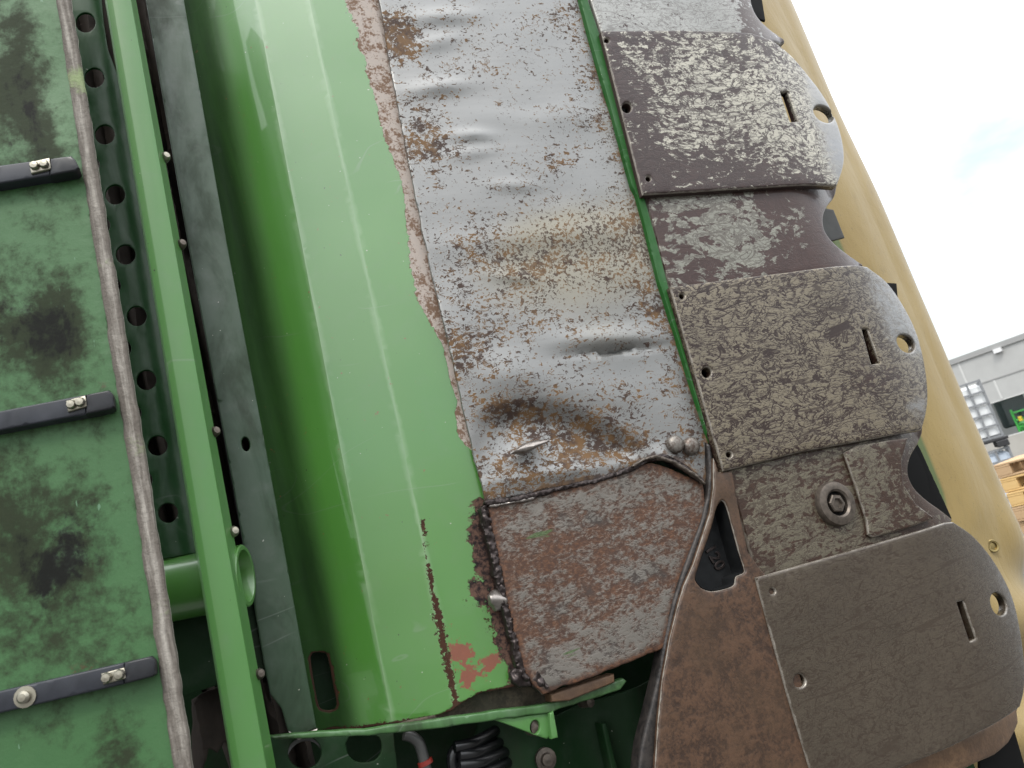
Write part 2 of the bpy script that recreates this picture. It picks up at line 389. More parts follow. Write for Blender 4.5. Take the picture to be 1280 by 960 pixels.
def m_rust(name, a, b, c3=None, rough=.5, sc=1., bright=True, spec=.5, metal=0.):
    k = NM(name); n = k.noise(45*sc, 5, .65, .6); f = k.noise(170*sc, 4, .7); lo = k.noise(8, 4, .6); em = k.attr('edge')
    f2 = k.noise(330*sc, 3, .7); c = k.mix(k.step(k.add(k.add(k.mul(n, .4), k.mul(f, .35)), k.mul(f2, .25)), .42, .58), a, b)
    if c3: c = k.mix(k.mul(k.step(lo, .42, .7), .7), c, c3)
    if bright:
        ed = k.step(k.add(k.mul(em, -800.), k.mul(k.noise(90, 3, .6), 1.3)), .05, .5); c = k.mix(ed, c, (.50, .46, .40))
    k.bump(k.add(k.mul(f, .6), n), .5, .0014)
    return k.out(c, k.add(rough, k.mul(n, .2)), metal, spec)

def m_patch(name):                                   # heavily rusted repair plate
    k = NM(name); P = k.map((.75, 1, 1.25), (0, .22, 0)); n = k.noise(70, 6, .74, .4, P); f = k.noise(200, 4, .75, .3, P); lo = k.noise(7, 3, .5, 0, k.map((.5, 1, 2.0), (0, .25, 0)))
    m = k.step(k.add(k.add(k.mul(n, .5), k.mul(f, .42)), k.mul(lo, .34)), .59, .71)
    em = k.attr('edge'); m = k.mul(m, k.step(k.add(k.mul(em, 40.), k.mul(n, .8)), .5, .9))
    rc = k.mix(k.step(f, .4, .65), (.085, .034, .016), (.22, .090, .036)); rc = k.mix(k.step(k.noise(25, 3), .55, .7), rc, (.065, .045, .036))
    pc = k.mix(k.noise(60, 3), (.25, .225, .195), (.38, .35, .31)); c = k.mix(m, rc, pc)
    gm = k.step(k.add(k.attr('green'), k.mul(k.add(k.noise(90, 3, .6, 0, k.map((.2, 1, 3), (0, .22, 0))), -.5), 1.5)), .5, .62)
    c = k.mix(k.mul(gm, .8), c, (.11, .20, .06))
    k.bump(k.add(k.mul(m, .7), k.mul(f, .4)), .6, .0014)
    return k.out(c, k.fmix(m, .72, .42), k.fmix(m, 0., .45))

def m_canvas(name):
    k = NM(name); at = k.attr('stain'); n = k.noise(14, 6, .68, .4); f = k.noise(55, 5, .72); w = k.noise(350, 2, .5); v = k.noise(26, 5, .7, .5, k.map((1, 1, .6), loc=(5, 2, 1)))
    c = k.mix(n, (.048, .175, .050), (.10, .255, .088))
    s1 = k.step(k.add(k.add(k.mul(at, .75), k.mul(k.add(n, -.5), 1.9)), k.mul(k.add(f, -.5), 1.5)), .02, .70)
    c = k.mix(k.mul(s1, .9), c, k.mix(f, (.030, .030, .022), (.070, .075, .050)))
    s2 = k.mul(k.step(k.add(k.add(k.mul(at, .62), k.mul(k.add(v, -.5), 1.7)), k.mul(k.add(f, -.5), .9)), .48, .80), .9)
    c = k.mix(s2, c, (.018, .018, .018))
    sc = k.step(k.noise(50, 2, .5, 0, k.map((3.0, 1, .8), (0, .5, 0))), .755, .775); c = k.mix(k.mul(sc, .7), c, (.22, .42, .26))
    c = k.mix(k.mul(k.step(k.attr('crumb'), .2, .8), k.step(k.noise(240, 3, .7), .48, .6)), c, (.13, .085, .045))
    k.bump(k.add(k.mul(w, .3), f), .25, .0015)
    return k.out(c, k.add(.42, k.mul(f, .2)), 0., k.fmix(k.math('MAXIMUM', s1, s2), .38, .06))

def m_hem(name):
    k = NM(name); st = k.noise(26, 4, .6, 0, k.map((4, 1, .9))); f = k.noise(220, 3, .7); bl = k.noise(14, 2, .5, 0, k.map((.3, .3, 1)))
    st = k.noise(38, 5, .65, 0, k.map((5, 1, .45))); em = k.attr('edge'); c = k.mix(k.step(k.add(k.mul(em, 70.), k.mul(k.add(st, -.5), 1.6)), .1, .75), (.24, .21, .18), (.78, .73, .65)); c = k.mix(k.mul(f, .5), c, (.16, .135, .11))
    c = k.mix(k.step(k.add(bl, k.mul(f, .1)), .66, .72), c, (.40, .50, .25))
    k.bump(k.add(f, st), .7, .002); return k.out(c, .8, 0., .3)

def m_tarp(name):
    k = NM(name); n = k.noise(5, 4, .55, .3); f = k.noise(400, 2, .5); lo = k.noise(16, 4, .6, .5, k.map((1, 1, .35), (0, .3, 0)))
    c = k.mix(n, (.50, .345, .115), (.58, .43, .16)); dk = k.attr('dirt_dark')
    c = k.mix(k.mul(k.step(k.add(dk, k.mul(k.add(lo, -.5), .8)), .3, .9), .75), c, (.16, .11, .05))
    c = k.mix(k.mul(k.step(k.noise(22, 5, .7, .5, k.map((1.4, 1, .5))), .52, .75), .22), c, (.24, .17, .07)); c = k.mix(k.mul(k.step(k.noise(150, 3, .7), .62, .70), .35), c, (.20, .14, .07)); c = k.mix(k.attr('piping'), c, (.20, .27, .10))
    k.bump(k.add(k.mul(f, .15), k.add(lo, k.mul(k.noise(9, 3, .5, .6, k.map((1.5, 1, .5), (0, -.5, 0))), 1.5))), .4, .006)
    m = k.out(c, .5, 0., .4); k.b.inputs['Sheen Weight'].default_value = .15; return m

MT = {}
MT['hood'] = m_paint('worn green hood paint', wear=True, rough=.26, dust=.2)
MT['green'] = m_paint('green machine paint', rough=.3)
MT['rail'] = m_paint('light green rail paint', (.120, .35, .080), rough=.45, dust=.3, spec=.4, gl=.6)
MT['strip'] = m_paint('dusty green strip paint', (.032, .085, .036), rough=.40, dust=.4, dirt_dark=.7, spec=.45, gl=.3)
MT['dkgreen'] = m_paint('grimy green paint darkened for shade', (.012, .052, .014), rough=.5, dirt_dark=.7, spec=.18, gl=.0)  # base colour darkened to stand for the shade deep under the machine
MT['perf'] = m_paint('perforated sheet paint', (.016, .100, .022), rough=.36, dirt_dark=.25, spec=.35, gl=.12)
MT['gap'] = m_paint('dark green flange paint', (.022, .17, .022), rough=.45, dirt_dark=.3, spec=.35, gl=.1)
MT['lipgreen'] = m_paint('scuffed lip paint', (.075, .23, .055), rough=.4, dust=.5, dirt_dark=.8, gl=.4)
MT['silver'] = m_silver('bare steel with rust flecks')
MT['patch'] = m_patch('rusted repair steel')
MT['skid_a'] = m_skid('skid steel bright', bias=-.02, sc=1.35, pale=(.74, .70, .57), dark=(.078, .047, .042), vw=.042, rough=.30)
MT['skid_b'] = m_skid('skid steel crackled', bias=.34, off=3.3, pale=(.35, .29, .20), dark=(.062, .034, .026), vw=.046, sc=1.5, vstr=1., rough=.27)
MT['skid_c'] = m_skid('skid steel smooth brown', bias=.42, off=7.1, pale=(.165, .130, .092), dark=(.070, .042, .028), sc=1.8, vstr=.65, vw=.036, rough=.25, metal=.35, bs=.22)
MT['seg_a'] = m_skid('segment steel pale', bias=.16, off=1.9, pale=(.56, .56, .52), vstr=.5, vw=.03, sc=1.5)
MT['seg_b'] = m_skid('segment steel patched', bias=-.06, off=5.2, pale=(.46, .45, .37), dark=(.090, .048, .040), vstr=.6, sc=1.0, rough=.3)
MT['seg_c'] = m_skid('segment steel mottled', bias=.06, off=9.4, pale=(.32, .28, .20), dark=(.080, .044, .030), vstr=.7, sc=1.6, vw=.045, rough=.29)
MT['cast'] = m_rust('brown rusted casting', (.060, .031, .018), (.155, .080, .043), (.115, .066, .034), rough=.36, spec=.4)
MT['lip'] = m_rust('rubbed orange brown steel', (.20, .11, .055), (.33, .19, .10), (.13, .08, .06), rough=.4, bright=False, metal=.3)
MT['bolt_rust'] = m_plain('rusted bolt', (.20, .165, .135), .40, .6, .6, 150)
MT['rivet'] = m_rust('scraped rivet steel', (.16, .11, .085), (.42, .39, .35), rough=.34, bright=False, metal=.6)
MT['weld'] = m_plain('burnt weld bead', (.075, .058, .055), .36, .7, .5, 220)
MT['bright'] = m_plain('torn bright steel', (.55, .50, .46), .32, .8, .3, 150)
MT['canvas'] = m_canvas('dirty green rubberised canvas')
MT['hem'] = m_hem('frayed canvas hem')
MT['strap'] = m_plain('black rubber strap', (.045, .050, .064), .36, 0, .3, 60, .3)
MT['clip'] = m_plain('black clamp plate', (.028, .030, .036), .33, .0, .3, 60, .3)
MT['zinc'] = m_plain('zinc plated hardware', (.62, .58, .47), .34, .85, .15, 90)
MT['dark'] = m_plain('oily black steel', (.010, .010, .010), .7, 0, .3, 50, .12)
MT['knife'] = m_plain('grey knife steel', (.10, .10, .095), .45, .5, .3, 60)
MT['flap'] = m_plain('brown grey rubber flap', (.060, .048, .040), .8, 0, .5, 30, .15)
MT['mud'] = m_rust('dried mud and chaff', (.06, .045, .03), (.16, .125, .085), (.05, .06, .03), rough=.8, bright=False)
MT['hose'] = m_plain('black plastic hose', (.010, .010, .012), .25, 0, .2, 30)
MT['pipe'] = m_plain('grey hydraulic pipe', (.16, .16, .155), .4, .6, .2, 40)
MT['red'] = m_plain('red ring', (.35, .03, .02), .4)
MT['tarp'] = m_tarp('yellow canvas')
MT['brass'] = m_plain('brass eyelet', (.55, .42, .18), .3, .9, .2, 60)

# ------------------------------------------------------------------ setting: the yard
k = NM('concrete yard'); n = k.noise(.8, 6, .6); f = k.noise(14, 4, .6)
MT['yard'] = k.out(k.mix(k.add(k.mul(n, .6), k.mul(f, .3)), (.14, .138, .13), (.24, .235, .225)), .8)
gm = bpy.data.meshes.new('ground'); g_ = 1500
gm.from_pydata([(-g_, -g_, 0), (g_, -g_, 0), (g_, g_, 0), (-g_, g_, 0)], [], [(0, 1, 2, 3)])
ground = obj('ground', gm, MT['yard'], None); ground['kind'] = 'structure'

# ================================================================== THE MOWER
mower = thing('disc_mower', 'folded-up green disc mower showing its bare steel underside and rusty skid plates', 'mower')
TOP, BOT = -170, 1100

# ---- hood trough: green sheet with folds, rising out of the shadow beside the strip
HL = [((150, -170), (395, 1010), .108), ((232, -60), (420, 912), .100),
      ((308, -60), (490, 900), .046), ((374, -60), (572, 884), .012), ((452, -60), (672, 852), .004), ((640, -60), (760, 830), .060)]
HL3 = []
for a, b, Y in HL:
    p, q = Q3(*a, Y), Q3(*b, Y); HL3.append((p, q))
_wv = lambda x, z: +.0030*(vnoise(x*5 + 3, z*6 + 1) - .5) + .0008*(vnoise(x*21, z*13 + 9) - .5)
def hood_y(x, z):
    x = np.asarray(x, float); z = np.asarray(z, float); xs = []; ys = []
    for (p, q), (_, _, Y) in zip(HL3, HL):
        t = (z - p[2])/(q[2] - p[2]); xs.append(p[0] + t*(q[0]-p[0])); ys.append(Y)
    r = np.full(x.shape, ys[0]); r = np.where(x >= xs[-1], ys[-1], r)
    for i in range(len(xs)-1):
        t = (x - xs[i])/(xs[i+1]-xs[i]); kk = (t >= 0) & (t < 1); r = np.where(kk, ys[i] + t*(ys[i+1]-ys[i]), r)
    return r + _wv(x, z)
hood_out = XZ([(190, TOP), (215, 0), (270, 300), (325, 600), (378, 912), (400, 914), (450, 911), (490, 905), (540, 897), (565, 889), (572, 882), (585, 874), (602, 866), (632, 861), (655, 856), (672, 850), (690, 845), (670, 760), (640, 600), (560, 240), (520, 60), (470, TOP)], hood_y)
def dl(px, py, line): return segd(np.stack([px, py], 1), line)
PEDGE = [(425, -170), (436, -40), (446, 0), (462, 40), (470, 90), (486, 160), (505, 220), (516, 285), (524, 340), (536, 385), (556, 430), (566, 470), (578, 540), (598, 590), (607, 625)]
def a_band(px, py):
    w = np.interp(py, [-200, 0, 60, 110, 180, 240, 300, 330, 375, 400, 440, 470, 500, 520, 545, 560, 700], [16, 15, 15, 10, 8, 4, 9, 11, 11, 6, 3, 5, 1.5, 5, 6, 2, 0])
    d = dl(px, py, PEDGE); d = np.where(px > np.interp(py, [p[1] for p in PEDGE], [p[0] for p in PEDGE]), 0, d)
    return np.where(py > 585, 0, np.clip(1 - .5*d/np.maximum(w, .5), 0, 1)*ss(0, 3, w))
def a_scr(px, py):
    l1 = [(527, 648), (533, 690), (540, 735), (546, 765), (556, 815), (566, 860), (573, 884)]
    d = dl(px, py, l1); w = np.interp(py, [640, 660, 740, 758, 770, 880], [1.5, 2.5, 1.5, 5, 5, 4.5]); s = np.clip(1 - .5*d/w, 0, 1)
    b = dl(px, py, [(400, 914), (450, 911), (510, 902)]); s = np.maximum(s, np.clip(1.0 - .5*b/4.5, 0, 1)*.85*(px > 420)*(px < 560))
    for x, y, r in ((585, 753, 4), (611, 786, 5), (606, 770, 4), (622, 803, 7), (612, 715, 3), (553, 716, 3)): s = np.maximum(s, gb(px, py, x, y, r*1.3, r, .3))
    return s
def a_burn(px, py):
    d = dl(px, py, [(600, 630), (608, 690), (622, 740), (636, 790), (650, 835), (660, 858)]); w = np.interp(py, [615, 640, 700, 760, 850], [6, 15, 20, 17, 17])
    b = np.clip(1.05 - .55*d/w, 0, 1)
    return np.maximum(b, np.maximum(.85*gb(px, py, 598, 738, 14, 24, -.3), .7*gb(px, py, 622, 803, 12, 7, .3)))
slot = sm([(388, 822), (392, 816), (404, 816), (410, 822), (417, 858), (421, 880), (416, 887), (404, 887), (398, 880), (392, 850), (388, 822)], 3)[:-1]
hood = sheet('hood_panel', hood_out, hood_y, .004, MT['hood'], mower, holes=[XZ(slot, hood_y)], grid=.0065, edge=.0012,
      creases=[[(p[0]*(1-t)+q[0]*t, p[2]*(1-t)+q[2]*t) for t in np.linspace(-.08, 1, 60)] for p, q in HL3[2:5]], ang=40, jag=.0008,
      attrs=dict(fold_glint=lambda x, y: np.clip(1 - np.minimum(dl(x, y, [PX(*HL3[3][0]), PX(*HL3[3][1])]), dl(x, y, [PX(*HL3[2][0]), PX(*HL3[2][1])]))/2.2, 0, 1), band=a_band, scratch=a_scr, burn=a_burn,
                 strip_shade=lambda x, y: 1 - ss(.55, 1.15, (x - np.interp(y, [-100, 0, 900], [209, 228, 397]))/(48 + .012*y)),  # painted shade, strongest next to the strip
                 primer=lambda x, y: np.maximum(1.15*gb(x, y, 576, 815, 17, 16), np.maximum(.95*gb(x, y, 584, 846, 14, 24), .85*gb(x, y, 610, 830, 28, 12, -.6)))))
hood['label'] = 'folded bright green sheet with chipped paint edge and rust scratch'
sheet('slot_pocket', XZ([(380, 806), (425, 806), (432, 895), (392, 895)], .135), .135, .002, MT['dkgreen'], hood)

# ---- dusty strip left of the trough
strip = sheet('folded_strip', XZ([(150, TOP), (182, 0), (234, 300), (290, 600), (330, 830), (338, 868), (352, 886), (360, 914), (372, 920), (396, 910), (340, 600), (283, 300), (230, 0), (200, TOP)], .035), .035, .004, MT['strip'], mower,
      holes=[XZ(ell(307, 555, 5, 9, -.15, 16), .035)], grid=.012, edge=.0015)
strip['label'] = 'dusty grey green flat strip'
sheet('strip_lip', XZ([(361, 914), (372, 920), (397, 911), (396, 915), (374, 925), (362, 919)], .033), .033, .02, MT['bright'], strip, edge=.001)
mesh('strip_return', [Q3(182, 0, .039), Q3(340, 880, .039), Q3(340, 880, .039)+[0, .09, 0], Q3(182, 0, .039)+[0, .09, 0]], [(0, 1, 2, 3)], MT['dark'], strip)

# ---- square rail with set-back flange
def col(a, b, Y, ext=True):
    p, q = Q3(*a, Y), Q3(*b, Y); d = q - p; return [p - d*.18, q + d*.10]
rail = loft('rail', [col((131, 0), (289, 960), -.030), col((131.5, 0), (290, 960), -.040), col((133.5, 0), (292, 960), -.0445), col((140, 0), (299, 960), -.047), col((142, 0), (301, 960), -.0475),
      col((161, 0), (330, 960), -.0475), col((163.5, 0), (333, 960), -.0465), col((164.5, 0), (334.5, 960), -.044), col((166, 0), (338, 960), -.026), col((170, 0), (345, 960), -.012), col((131, 0), (289, 960), -.012)],
      MT['rail'], mower, rows=30, closed=True, ang=35)
for i, (x, y) in enumerate([(206, 197), (226, 306), (268, 540), (291, 665), (323, 843), (170, 40), (246, 425)]):
    c = Q3(x, y, -.014)
    if i < 5: lathe('rail_bolt', c, (.55, -1, .1), [(.0055, -.004), (.0055, .003), (.0035, .006), (0, .0065)], MT['zinc'] if i in (0, 3) else MT['bolt_rust'], mower, 10)

# ---- perforated sheet between hem and rail
def perf_y(x, z):
    p, q = Q3(131, 0, .01), Q3(289, 960, .01); t = (z - p[2])/(q[2]-p[2]); xr = p[0] + t*(q[0]-p[0]); s = np.clip((x - (xr - .016))/.03, 0, 1.2)
    return .012 + .024*s*s
ph = [(107, 28), (118, 97), (131, 168), (144, 243), (157, 318), (171, 395), (183, 475), (197, 557), (210, 641)]
holes = [XZ(ell(x, y, 12.5, 12.5, 0, 18), perf_y) for x, y in ph]
mid = [((a[0]+b[0])/2 - 19, (a[1]+b[1])/2) for a, b in zip(ph[:-1], ph[1:])]
holes += [XZ(ell(x, y, 6, 9, -.15, 12), perf_y) for x, y in mid]
perf = sheet('perforated_sheet', XZ([(50, TOP), (75, 0), (120, 300), (170, 600), (190, 702), (262, 690), (250, 600), (195, 300), (165, 160), (156, 128), (151, 120), (150, 100), (145, 88), (135, 62), (130, 30), (127, 0), (100, TOP)], perf_y), perf_y, .003, MT['perf'], mower, holes=holes, grid=.010, edge=.0008)
perf['label'] = 'dark green sheet with a row of round holes'
flap = sheet('inner_flap', XZ([(30, TOP), (110, 200), (170, 640), (330, 1080), (420, 1080), (330, 640), (240, 200), (190, TOP)], .10), lambda x, z: .10 + .012*np.sin(x*260 + z*9), .004, MT['flap'], mower, grid=.006)
# ---- cross pipe, deck plate and rags under it
pa, pb = Q3(190, 742, .03), Q3(308, 719, .002); ax = (pb - pa)/np.linalg.norm(pb - pa); L = np.linalg.norm(pb - pa); R0 = .0315
lathe('cross_pipe', pa, ax, [(R0-.005, .0), (R0, 0), (R0, L-.001), (R0-.0012, L), (R0-.005, L), (R0-.0055, L-.001), (R0-.0055, L*.2), (0, L*.2)], MT['green'], mower, 40)
sheet('deck_plate', XZ([(190, 690), (300, 690), (340, 845), (282, 853), (228, 871), (200, 872)], .045), .045, .005, MT['dkgreen'], mower, edge=.0012)
sheet('torn_rag', XZ([(240, 872), (262, 862), (284, 852), (300, 960), (288, 945), (280, 930), (272, 942), (262, 935), (255, 960), (246, 1000), (240, 960)], .07), lambda x, z: .07 + .01*np.sin(x*150), .002, MT['flap'], mower, grid=.006, jag=.002)

# ---- rubberised canvas curtain, hem and straps
xh = Q3(164, 600, -.11)[0]
def cur_y(x, z): return -.095 - .20*(np.asarray(x) - xh) + .004*(vnoise(np.asarray(x)*14, np.asarray(z)*10) - .5)
def a_stain(x, y):
    s = .95*gb(x, y, 75, 415, 42, 55, .5) + .95*gb(x, y, 95, 690, 48, 75, .35) + .75*gb(x, y, 20, 110, 55, 120) + .55*gb(x, y, 10, 400, 60, 100) + .6*gb(x, y, 20, 700, 70, 110) + .7*gb(x, y, 150, 940, 32, 50) + .45*gb(x, y, 55, 180, 40, 60)
    d = np.interp(y, [0, 300, 600, 960], [70, 116, 164, 217]) - x
    return (s + .12)*ss(8, 50, d)
canvas = sheet('canvas_curtain', XZ([(-160, TOP), (42, TOP), (72, 0), (118, 300), (166, 600), (219, 960), (240, BOT), (-160, BOT)], cur_y), cur_y, .004, MT['canvas'], mower, grid=.011, edge=.001,
      attrs=dict(stain=a_stain, crumb=lambda x, y: np.maximum(gb(x, y, 85, 838, 50, 6, -.22), np.maximum(.7*gb(x, y, 125, 483, 12, 5, -.2), gb(x, y, 74, 124, 4, 3)))))
canvas['label'] = 'dirty green rubberised canvas with black stains'
hem_y = lambda x, z: cur_y(x, z) - .003
hem_o = [(44, TOP), (70, 0), (116, 300), (164, 600), (217, 960), (238, BOT), (263, BOT), (242, 960), (187, 600), (137, 300), (89, 0), (62, TOP)]
hm = sheet('hem', XZ(hem_o, hem_y), lambda x, z: hem_y(x, z) + .0015*(vnoise(np.asarray(x)*300, np.asarray(z)*40) - .5), .008, MT['hem'], canvas, grid=.005, edge=.003, jag=.0009)
hm['label'] = 'frayed grey brown hem strip'
def strap(top, bot, clip_x, bolts, washer=None):
    sy = lambda x, z: cur_y(x, z) - .0135
    o = [top[0], top[1], (top[1][0] + 5, top[1][1] + 5), (bot[1][0], bot[1][1] - 4), (bot[1][0] - 4, bot[1][1]), bot[0]]
    lp = lambda ln, x: (x, ln[0][1] + (ln[1][1]-ln[0][1])*(x-ln[0][0])/(ln[1][0]-ln[0][0]))
    s = sheet('strap', XZ([top[0], lp(top, clip_x), lp(bot, clip_x), bot[0]], sy), sy, .017, MT['strap'], mower, edge=.002)
    cy = lambda x, z: cur_y(x, z) - .0165
    sheet('strap_end_clamp', XZ([lp(top, clip_x - 1)] + o[1:5] + [lp(bot, clip_x - 1)], cy), cy, .015, MT['clip'], s, edge=.002)
    (x1, y1), (x2, y2) = bolts
    bar = XZ([(x1-8, y1-5), (x2+6, y2-9), (x2+8, y2+5), (x1-5, y1+9)], lambda x, z: cur_y(x, z) - .016)
    sheet('clamp_bar', bar, lambda x, z: cur_y(x, z) - .0165, .003, MT['zinc'], s, edge=.001)
    for (x, y) in bolts:
        c = Qf(x, y, lambda x, z: cur_y(x, z) - .0165); lathe('clamp_bolt', (c[0], cur_y(np.array([c[0]]), np.array([c[1]]))[0] - .016, c[1]), (-.2, -1, 0), [(.0044, 0), (.0044, .0025), (.0034, .0044), (0, .0048)], MT['zinc'], s, 8)
    if washer:
        c = Qf(*washer, lambda x, z: cur_y(x, z) - .0135); lathe('washer_bolt', (c[0], cur_y(np.array([c[0]]), np.array([c[1]]))[0] - .0135, c[1]), (-.2, -1, 0), [(.0085, 0), (.0085, .0016), (.0050, .0018), (.0050, .005), (.003, .007), (0, .0072)], MT['zinc'], s, 14)
    return s
strap([(-150, 226), (89, 194)], [(-150, 253), (99, 213)], 63, [(44, 208), (56, 206)])
strap([(-150, 543), (136, 487)], [(-150, 567), (143, 511)], 108, [(90, 506), (101, 503)])
strap([(-150, 898), (189, 820)], [(-150, 927), (195, 846)], 156, [(134, 847), (150, 843)], (32, 871))

# ---- bare steel wear panel with dents
def dent(x, z, items):
    px, py = PX(x, np.zeros_like(x), z); r = np.zeros_like(px)
    for cx, cy, rx, ry, rot, amp in items: r -= amp*gb(px, py, cx, cy, rx, ry, rot)
    return r
DENTS = [(550, 24, 45, 9, -.05, .0045), (548, 112, 38, 10, -.1, .006), (590, 172, 26, 7, 0., .005), (585, 195, 30, 8, -.15, .003), (640, 348, 28, 6, .1, .003), (545, 55, 30, 10, -.2, .004),
         (760, 425, 60, 12, -.05, .007), (768, 440, 45, 3.2, -.1, -.008), (560, 420, 40, 60, 0, .003), (690, 485, 95, 26, .2, .004), (630, 470, 40, 30, 0, .004), (668, 556, 26, 6, -.5, .006),
         (650, 300, 110, 16, -.1, .0028), (700, 150, 120, 14, 0, .002), (640, 235, 30, 7, 0, .003), (730, 585, 120, 10, -.17, .006), (850, 585, 26, 8, .5, .008), (560, 590, 60, 30, 0, -.002)]
def tri_dent(x, z):
    px, py = PX(x, np.zeros_like(x), z); t = py - np.interp(px, [580, 610, 650, 700, 750, 800, 830], [520, 506, 499, 503, 521, 548, 565])
    return .015*ss(585, 640, px)*(1 - ss(770, 835, px))*ss(-2, 26, t)*(1 - ss(30, 85, t))
def sil_y(x, z):
    x = np.asarray(x, float); z = np.asarray(z, float)
    return -.004 + tri_dent(x, z) + dent(x, z, DENTS) + .0016*(vnoise(x*16 + 5, z*30) - .5) + .004*(vnoise(x*7 + 1, z*8 + 4) - .5)
sil_o = [(446, TOP), (474, 0), (482, 40), (487, 75), (500, 145), (513, 215), (530, 300), (549, 385), (567, 460), (583, 530), (600, 600), (607, 626), (640, 621), (690, 610), (745, 599), (790, 584), (812, 573), (832, 570), (856, 584), (880, 606), (886, 590), (885, 552), (868, 500), (846, 425), (826, 352), (810, 285), (792, 238), (760, 130), (735, 40), (724, 0), (694, TOP)]
def a_rust(x, y):
    r = 1.0*gb(x, y, 492, 45, 26, 32) + .75*gb(x, y, 525, 165, 30, 40) + .55*gb(x, y, 545, 190, 40, 30) + .5*gb(x, y, 590, 440, 26, 26) + .6*gb(x, y, 620, 510, 40, 14) + .8*gb(x, y, 720, 545, 120, 30, .25) + .7*gb(x, y, 650, 590, 60, 22) + .5*gb(x, y, 640, 640, 200, 30)
    e = np.interp(y, [0, 235, 352, 552], [724, 792, 826, 885]) - x
    return np.clip(r + .30*(1 - ss(0, 60, e)) - .05 + .10*ss(250, 600, y), -.2, 1)
silver = sheet('steel_wear_panel', XZ(sil_o, -.004), sil_y, .004, MT['silver'], mower, grid=.0055, edge=.0012, jag=.0010,
      attrs=dict(rust=a_rust, film=lambda x, y: np.clip(.9*gb(x, y, 735, 292, 95, 38, -.05) + .75*gb(x, y, 690, 340, 160, 60) + .45*gb(x, y, 790, 200, 30, 120, -.25), 0, 1),
                 edged=lambda x, y: ss(0, 40, x - np.interp(y, [0, 600], [560, 640]))))
silver['label'] = 'bare silver steel panel with dents and rust flecks'
for x, y in ((845, 555), (865, 557)):
    lathe('rivet', Q3(x, y, -.012), (0, -1, 0), [(.0118, -.006), (.0116, .0005), (.0095, .0035), (.0055, .0052), (0, .0056)], MT['rivet'], mower, 18, 60)
sheet('torn_sliver', XZ([(640, 566), (655, 553), (670, 549), (690, 550), (676, 557), (658, 567)], -.022), lambda x, z: -.022 + .004*np.sin(z*300), .01, MT['bright'], silver, grid=.004, edge=.003, jag=.0008)

# ---- repair plate with weld and torn ridge
pat_o = [(609, 628), (640, 622), (690, 611), (745, 600), (790, 586), (815, 577), (850, 590), (880, 604), (884, 640), (868, 680), (852, 722), (838, 775), (830, 812), (795, 824), (740, 846), (700, 860), (678, 868), (668, 858), (655, 838), (640, 778), (622, 695)]
patch = sheet('repair_plate', XZ(pat_o, -.010), lambda x, z: -.010 + .003*(vnoise(x*12, z*12) - .5), .006, MT['patch'], mower, grid=.009, edge=.002, jag=.0012,
      attrs=dict(green=lambda x, y: np.maximum(.8*gb(x, y, 676, 667, 32, 6, -.15), .6*gb(x, y, 712, 822, 20, 14, -.3))))
patch['label'] = 'rusty steel repair plate welded over the corner'
def ragged(name, line, Y, r, mat, parent, lump=0, step=2.0, wob=1.2):
    pts = np.array(densify_open(line, 3.0)); t = np.gradient(pts, axis=0); t /= np.hypot(*t.T)[:, None]; nn = np.stack([-t[:, 1], t[:, 0]], 1); n = len(pts)
    hw = r/.00105*(.65 + .7*vnoise(np.arange(n)*.31 + 4, np.full(n, 2.2)))[:, None]; hw[0] *= .3; hw[-1] *= .3
    L_ = [tuple(p) for p in pts + nn*hw] + [tuple(p) for p in (pts - nn*hw)[::-1]]
    c_ = XZ([tuple(p) for p in pts], Y)
    yf = lambda x, z: Y + r*.9 - r*1.5*np.sqrt(np.clip(1 - (segd(np.stack([x, z], 1), c_)/(r*1.25))**2, 0, 1)) - .9*r*(vnoise(x*330, z*330) - .5) - .7*r*(vnoise(x*750 + 9, z*750) - .5)
    return sheet(name, XZ(L_, Y), yf, r*2, mat, parent, grid=.0022, edge=.0012, jag=.0012, ang=70)
def densify_open(line, h):
    out = []
    for a, b in zip(line[:-1], line[1:]):
        n = max(1, int(math.hypot(b[0]-a[0], b[1]-a[1])/h)); out += [(a[0]+(b[0]-a[0])*i/n, a[1]+(b[1]-a[1])*i/n) for i in range(n)]
    return out + [line[-1]]
ragged('weld_bead', [(605, 632), (611, 664), (617, 690), (622, 715), (628, 740), (636, 775), (645, 812), (652, 838), (660, 852)], -.009, .0052, MT['weld'], patch, .35, 1.1, 1.5)
ragged('torn_ridge', [(606, 629), (640, 625), (690, 613), (745, 601), (790, 586), (812, 574), (830, 571), (856, 584), (880, 603)], -.012, .0036, MT['weld'], patch, .35, 1.1, 1.4)
ragged('ridge_fold', [(612, 633), (640, 628), (668, 622)], -.012, .002, MT['bright'], patch, .4, 3, 1)
ragged('ridge_fold', [(790, 583), (806, 574), (820, 570), (842, 577), (870, 594), (882, 606)], -.018, .0020, MT['bolt_rust'], patch, .5, 3, 1.5)
sheet('torn_flake', XZ([(612, 744), (620, 737), (629, 738), (636, 750), (633, 761), (622, 764), (613, 756)], -.010), lambda x, z: -.010 + .0035*np.sin(z*260 + x*90), .009, MT['bright'], patch, grid=.003, edge=.003, jag=.001)
for q in ([(640, 842), (652, 832), (664, 842), (668, 858), (654, 862), (644, 856)], [(664, 846), (674, 838), (684, 846), (688, 858), (678, 868), (668, 860)]):
    sheet('burnt_slag', XZ(q, -.015), lambda x, z: -.015 + .010*vnoise(x*160, z*160), .008, MT['weld'], patch, grid=.0025, edge=.004, jag=.0015)

